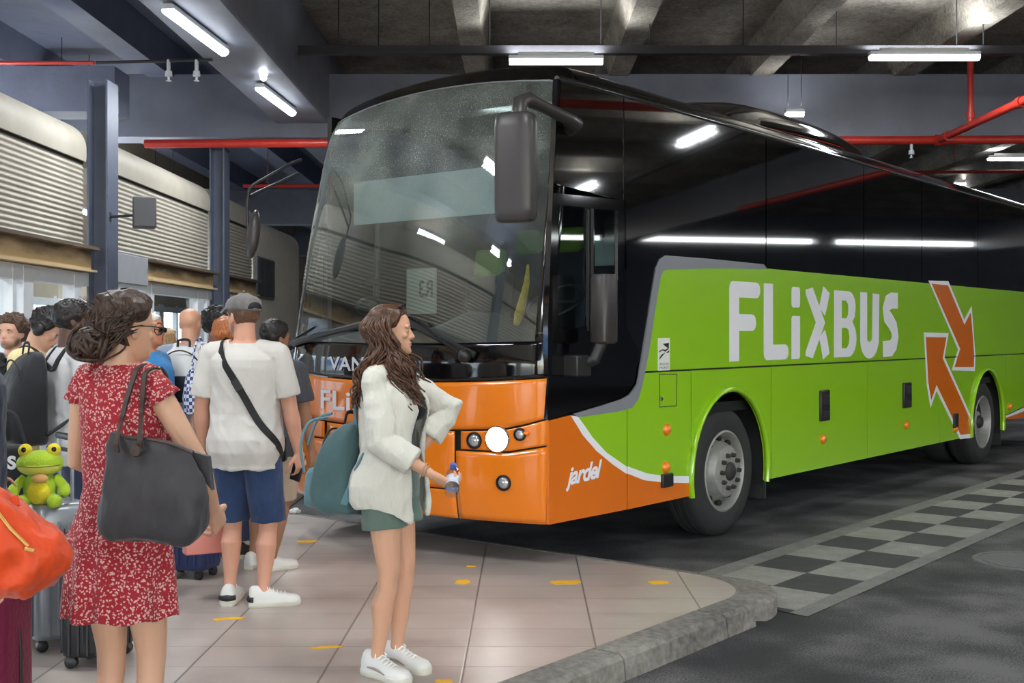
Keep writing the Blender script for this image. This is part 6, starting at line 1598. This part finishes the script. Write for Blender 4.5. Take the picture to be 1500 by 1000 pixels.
f12 = simple(-104, 3.12, 1.60, -88, 'f', 'person in a cream cardigan holding the orange bag at the left edge', c_creamk, c_creamk, (214, 166, 140), h_brn, dict(front=.8, side=.4, back=.1), hands={1: (.17, .03, .97), -1: (-.2, .02, .86)}, elbows={1: (.3, -1, -.3), -1: (-.4, -1, -.3)}, fore=.96, sleeve=1., vox=.009)

# ------------------------------------------------ luggage and other things
def suitcase(loc, rz, size, m, label, ribs=0, soft=False, handle=True, hz=1.0):
    W_, D_, H_ = size; t = empty('suitcase', loc, rz, label, 'suitcase')
    mb = MB(); rings = []
    for z, s in ((.055, .86), (.062, .95), (.09, 1.), (.30, 1.), (H_ - .05, 1.), (H_ - .015, .96), (H_, .88)):
        ring = []
        for a in [2*PI*i/40 for i in range(40)]:
            x, y = math.copysign(abs(math.cos(a))**.32, math.cos(a))*W_/2*s, math.copysign(abs(math.sin(a))**.32, math.sin(a))*D_/2*s
            ring.append(V((x, y, z)))
        rings.append(ring)
    mb.loft(rings); o = mb.build('shell', m, t, smooth=50)
    if ribs:
        mb = MB()
        for i in range(ribs):
            x = -W_*.36 + W_*.72*i/(ribs - 1)
            for s in (-1, 1): mb.box((x, s*(D_/2 + .001), H_*.5), (W_*.045, .008, H_*.78))
        for i in range(4):
            y = -D_*.27 + D_*.54*i/3
            for s in (-1, 1): mb.box((s*(W_/2 + .001), y, H_*.5), (.008, D_*.06, H_*.78))
        q = mb.build('rib', m, o, bevel=.003); q['kind'] = 'stuff'
    mb = MB(); mb.tube([V((math.copysign(abs(math.cos(a))**.4, math.cos(a))*(W_/2 + .003), 0 if soft else .0, H_*.52 + math.copysign(abs(math.sin(a))**.4, math.sin(a))*(H_*.46))) for a in [2*PI*i/40 for i in range(41)]], .006, 6); mb.build('zip', M_dark, t, smooth=80)
    if soft:
        mb = MB(); mb.box((0, -D_/2 - .012, H_*.42), (W_*.78, .04, H_*.46)); mb.build('front_pocket', m, t, bevel=.015, segs=3)
        mb = MB(); mb.tube([(-W_*.36, -D_/2 - .034, H_*.60), (W_*.36, -D_/2 - .034, H_*.60)], .006, 6); mb.build('pocket_zip', M_dark, t)
    for sx_ in (-1, 1):
        for sy_ in (-1, 1):
            mb = MB(); mb.lathe([(.0, -.02), (.02, -.02), (.028, -.015), (.028, .015), (.02, .02), (0, .02)], (0, 0, .028), 'X', 16); mb.box((0, 0, .056), (.03, .04, .03))
            o2 = mb.build('caster', M_plast, t, loc=(sx_*(W_/2 - .05), sy_*(D_/2 - .045), 0))
    if handle:
        hx = W_*.21
        for s in (-1, 1):
            mb = MB(); mb.box((s*hx, D_*.30, (H_ + hz)/2), (.022, .014, hz - H_ + .02)); mb.build('handle_tube', mat('handle_alu', (170, 172, 176), rough=.3, metal=.8), t, bevel=.003)
        mb = MB(); mb.box((0, D_*.30, hz + .012), (2*hx + .05, .032, .034)); mb.build('handle_grip', M_plast, t, bevel=.012, segs=3)
        mb = MB(); mb.box((0, D_*.30, hz - .055), (2*hx - .02, .012, .02)); mb.build('handle_bar', M_plast, t, bevel=.004)
    else:
        mb = MB(); mb.tube(curve_pts([(-.07, 0, H_ - .005), (-.06, 0, H_ + .03), (.06, 0, H_ + .03), (.07, 0, H_ - .005)], 12), .01, 8); mb.build('top_handle', M_plast, t, smooth=80)
    return t
m_silver = mat('silver_shell', (138, 142, 148), rough=.32, metal=.35, var=.06)
sp_ = spot_on(72, 5.75); sc_ = suitcase((sp_.x, sp_.y, PLAT), R(-50), (.44, .27, .70), m_silver, 'silver hard-shell suitcase with the green plush frog on top', ribs=6, hz=1.0)
sp2 = spot_on(-60, 3.62); suitcase((sp2.x - .0, sp2.y, PLAT), R(-6), (.40, .22, .73), cloth('magenta_fabric', (116, 22, 62), var=.1, bump=.3, bscale=90, rough=.6), 'magenta fabric suitcase at the lower left corner', soft=True, handle=False)
sp3 = spot_on(146, 5.42); suitcase((sp3.x, sp3.y, PLAT), R(86), (.36, .24, .62), mat('black_shell', (28, 28, 31), rough=.4), 'black suitcase behind the silver suitcase', ribs=5, handle=False)
sp4 = spot_on(278, 7.3); suitcase((sp4.x, sp4.y, PLAT), R(-20), (.34, .24, .84), mat('navy_shell', (38, 50, 92), rough=.45), 'tall navy blue suitcase beside the bald man', ribs=5, handle=False)
# frog
fg = empty('plush_frog', at(59, 741, 5.62), R(14), 'green and yellow plush frog sitting on the silver suitcase', 'plush toy')
fg.location.z = PLAT + .70
m_fg = cloth('frog_green', (166, 196, 48), var=.08, bump=.5, bscale=120); m_fy = cloth('frog_yellow', (226, 206, 50), var=.06, bump=.5, bscale=120); m_eye = mat('frog_pupil', (16, 16, 16), rough=.15); m_tan = cloth('frog_tan', (206, 160, 96))
fg.scale = (.92, .92, .92)
mb = MB(); mb.ball((0, 0, .085), (.085, .075, .095), nu=20, nv=14); o = mb.build('torso', m_fg, fg, smooth=180)
mb = MB(); mb.ball((0, -.028, .075), (.066, .055, .075), nu=18, nv=12); mb.build('belly', m_fy, fg, smooth=180)
mb = MB(); mb.ball((0, -.01, .215), (.118, .09, .070), nu=24, nv=16); hd0 = mb.build('head', m_fg, fg, smooth=180)
mb = MB(); mb.ball((0, -.022, .200), (.108, .082, .046), nu=22, nv=12); mb.build('muzzle', mat('frog_muzzle', (206, 208, 90), rough=.9), hd0, smooth=180)
mb = MB(); mb.tube([V((.112*math.sin(a), -.012 - .096*math.cos(a), .212 - .006*math.cos(a))) for a in [-1.2 + 2.4*i/14 for i in range(15)]], .0028, 6); mb.build('mouth', mat('frog_mouth', (110, 120, 30), rough=.9), hd0, smooth=80)
for s in (-1, 1):
    mb = MB(); mb.ball((s*.070, -.02, .285), .036, nu=16, nv=12); e_ = mb.build('eye', m_fy, hd0, smooth=180)
    mb = MB(); mb.ball((s*.074, -.052, .292), (.013, .008, .014), nu=12, nv=8); mb.build('pupil', m_eye, fg if 0 else hd0, smooth=180)
    mb = MB(); mb.tube(curve_pts([(s*.075, -.0, .14), (s*.12, -.03, .09), (s*.125, -.07, .05)], 10), [.026]*5 + [.03]*4 + [.026, .02], 12); mb.build('arm', m_fg, fg, smooth=180)
    mb = MB(); mb.tube(curve_pts([(s*.06, -.02, .03), (s*.09, -.09, .025), (s*.075, -.14, .03)], 10), [.032]*8 + [.036, .034, .022], 12); mb.build('leg', m_fg, fg, smooth=180)
mb = MB(); mb.ball((.01, -.085, .145), (.042, .026, .024), nu=14, nv=10); mb.build('neckerchief', m_tan, fg, smooth=180)
# orange bag on the arm at the left edge
ob_ = empty('duffel_bag', at(44, 800, 2.98), 0, 'bright orange nylon bag with a zip at the left edge', 'bag')
m_or = cloth('orange_nylon', (206, 70, 26), var=.16, bump=.6, bscale=14, rough=.5)
mb = MB(); rings = []
for y_, x0, x1, dd in ((712, -70, -8, .25), (716, -95, 4, .5), (735, -118, 26, .8), (765, -125, 66, 1.), (795, -122, 95, 1.), (825, -112, 103, .95), (848, -95, 92, .8), (866, -70, 58, .6), (876, -45, 34, .3)):
    c_, w_ = ((x0 + x1)/2 - 44)/F*3.0, (x1 - x0)/2/F*3.0
    rings.append([V((c_ + w_*math.copysign(abs(math.cos(a))**.75, math.cos(a)), .085*dd*math.copysign(abs(math.sin(a))**.8, math.sin(a)), -(y_ - 800)/F*3.0)) for a in [2*PI*i/36 for i in range(36)]])
mb.loft(rings); o = mb.build('bag_body', m_or, ob_, smooth=180); md = o.modifiers.new('sub', 'SUBSURF'); md.levels = md.render_levels = 2
tex = bpy.data.textures.new('nylon_folds', 'CLOUDS'); tex.noise_scale = .055
md = o.modifiers.new('folds', 'DISPLACE'); md.texture = tex; md.strength = .040; md.mid_level = .5
mb = MB(); mb.tube([(-.056, -.080, .112), (-.012, -.092, .062), (.034, -.094, .018)], .0045, 6); z_ = mb.build('zip', mat('brass', (206, 160, 90), rough=.3, metal=.7), ob_, smooth=80)
mb = MB(); mb.box((.040, -.098, .010), (.026, .006, .010), Matrix.Rotation(.2, 3, 'Y')); mb.build('zip_pull', MATS['brass'], z_, bevel=.002)
hw_ = f12.world(lerp(f12.el[1], f12.wr[1], .75)) - ob_.location
mb = MB(); strap(mb, curve_pts([(-.14, .0, .13), (hw_.x - .04, hw_.y - .03, hw_.z + .0), (hw_.x, hw_.y, hw_.z + .045), (hw_.x + .05, hw_.y + .03, hw_.z - .0), (-.03, .0, .12)], 24), .026, .003, (0, -1, .3)); mb.build('strap', m_or, ob_, smooth=40)
# black shoulder bag with white letters
lb = empty('shoulder_bag', at(12, 688, 5.98), R(6), 'black bag with white letters behind the orange bag', 'bag')
mb = MB(); mb.box((0, 0, 0), (.20, .10, .26)); mb.build('bag_body', m_bb, lb, bevel=.03, segs=4)
vs, fs = text_mesh('IS', .09, 0, 1., .004); mb = MB(); mb.add([V((-.01 + v.x, -.052, .012 + v.y)) for v in vs], fs); mb.build('lettering', M_logo, lb)
mb = MB(); mb.tube(curve_pts([(-.09, 0, .12), (-.08, .02, .26), (-.02, .04, .30), (.04, .02, .26), (.09, 0, .12)], 16), .010, 8, flat=.5); mb.build('handle', M_strap, lb, smooth=80)
# checked bag hanging at the bald man's side
pb = empty('checked_bag', at(287, 572, 7.85), R(-10), 'blue and white checked bag beside the bald man', 'bag')
m_ck = mat('blue_check', (120, 140, 190), rough=.8); N, L = nodes_of(m_ck); tc = N.new('ShaderNodeTexCoord'); wv = N.new('ShaderNodeTexChecker'); wv.inputs['Scale'].default_value = 42; wv.inputs[1].default_value = lin((226, 228, 234)) + (1,); wv.inputs[2].default_value = lin((58, 74, 128)) + (1,); L.new(tc.outputs['Object'], wv.inputs['Vector']); L.new(wv.outputs[0], N['Principled BSDF'].inputs['Base Color'])
mb = MB(); mb.loft([[V((w_*math.cos(a), d_*math.sin(a), z)) for a in [2*PI*i/24 for i in range(24)]] for z, w_, d_ in ((-.16, .05, .03), (-.155, .08, .05), (-.05, .095, .06), (.08, .075, .045), (.15, .04, .02))]); mb.build('bag_body', m_ck, pb, smooth=60)
mb = MB(); mb.tube(curve_pts([(-.03, 0, .14), (-.02, .03, .30), (.0, .06, .36), (.02, .05, .30), (.03, 0, .14)], 14), .008, 6); mb.build('handle', m_ck, pb, smooth=80)

# ------------------------------------------------ marks and litter on the platform
m_tape = mat('yellow_tape', (236, 178, 30), rough=.6, var=.12, vscale=30)
def tape(px, py, w, d, lab, rot=0, seed=0):
    g = ground(px, py, PLAT); rr = random.Random(seed); mb = MB(); n = 14; pts = []
    for i in range(n):
        a = 2*PI*i/n; pts.append((w/2*math.copysign(abs(math.cos(a))**.6, math.cos(a))*rr.uniform(.8, 1.1), d/2*math.copysign(abs(math.sin(a))**.6, math.sin(a))*rr.uniform(.75, 1.1)))
    mb.poly(pts, lambda a, b, dd: V((a, b, .0016 - dd)), .0014)
    o = mb.build('floor_tape', m_tape, loc=(g.x, g.y, g.z)); o.rotation_euler[2] = R(rot); tag(o, lab, 'floor tape', 'worn yellow tape marks on the platform tiles')
tape(450, 793, .16, .11, 'worn yellow tape mark nearest the teal backpack, under the coach corner', 10, 1)
tape(478, 948, .15, .045, 'thin yellow tape mark left of the trainers of the linen shirt woman', 12, 2)
tape(336, 906, .17, .06, 'yellow tape mark just below the white shoes of the cap man', 15, 3)
tape(678, 852, .10, .13, 'small ragged yellow tape mark right of the bare legs', 0, 4)
tape(828, 853, .20, .12, 'wide yellow tape mark, second from the right', 4, 5)
tape(965, 853, .13, .10, 'yellow tape mark nearest the rounded kerb corner', 12, 6)
tape(690, 829, .07, .06, 'tiny yellow tape mark in the shadow under the coach bumper', 0, 7)
tape(650, 998, .09, .07, 'yellow tape mark at the toe of the white trainer', 0, 8)
g = ground(432, 752, PLAT); mb = MB(); mb.ball((0, 0, .022), (.05, .035, .024), nu=14, nv=10); o = mb.build('crumpled_wrapper', mat('paper_white', (222, 220, 216), rough=.6), loc=g, smooth=20); tex = bpy.data.textures.new('crumple', 'VORONOI'); tex.noise_scale = .02; md = o.modifiers.new('s', 'SUBSURF'); md.levels = md.render_levels = 2; md = o.modifiers.new('c', 'DISPLACE'); md.texture = tex; md.strength = .02
tag(o, 'crumpled white wrapper on the tiles left of the coach bumper', 'litter')
# ================================================================== WORLD, CAMERA
w = bpy.data.worlds.new('daylight'); SC.world = w; w.use_nodes = True
N, L = w.node_tree.nodes, w.node_tree.links
bg = N['Background']; sky = N.new('ShaderNodeTexSky')
sky.sky_type = 'NISHITA'; sky.sun_disc = False; sky.sun_elevation = math.radians(50); sky.sun_rotation = math.radians(120)
hs = N.new('ShaderNodeHueSaturation'); hs.inputs['Saturation'].default_value = .45
L.new(sky.outputs[0], hs.inputs['Color']); L.new(hs.outputs[0], bg.inputs[0]); bg.inputs['Strength'].default_value = 1.6
sl = bpy.data.lights.new('sun', 'SUN'); sl.energy = 6.0; sl.angle = .02; sl.color = (1, .95, .87)
so = bpy.data.objects.new('sun', sl); COL.objects.link(so); so.rotation_euler = (math.radians(38), 0, math.radians(60))
cd = bpy.data.cameras.new('camera'); co = bpy.data.objects.new('camera', cd); COL.objects.link(co)
cd.sensor_width = 36; cd.lens = F/1500*36; cd.shift_y = -13/1500; cd.clip_end = 200
co.location = (0, 0, EYE); co.rotation_euler = (PI/2, 0, 0); SC.camera = co
SC.view_settings.view_transform = 'Standard'; SC.view_settings.look = 'None'; SC.view_settings.exposure = 0.0
SC.cycles.use_denoising = True; SC.cycles.max_bounces = 8; SC.cycles.transparent_max_bounces = 12
SC.cycles.sample_clamp_indirect = 6
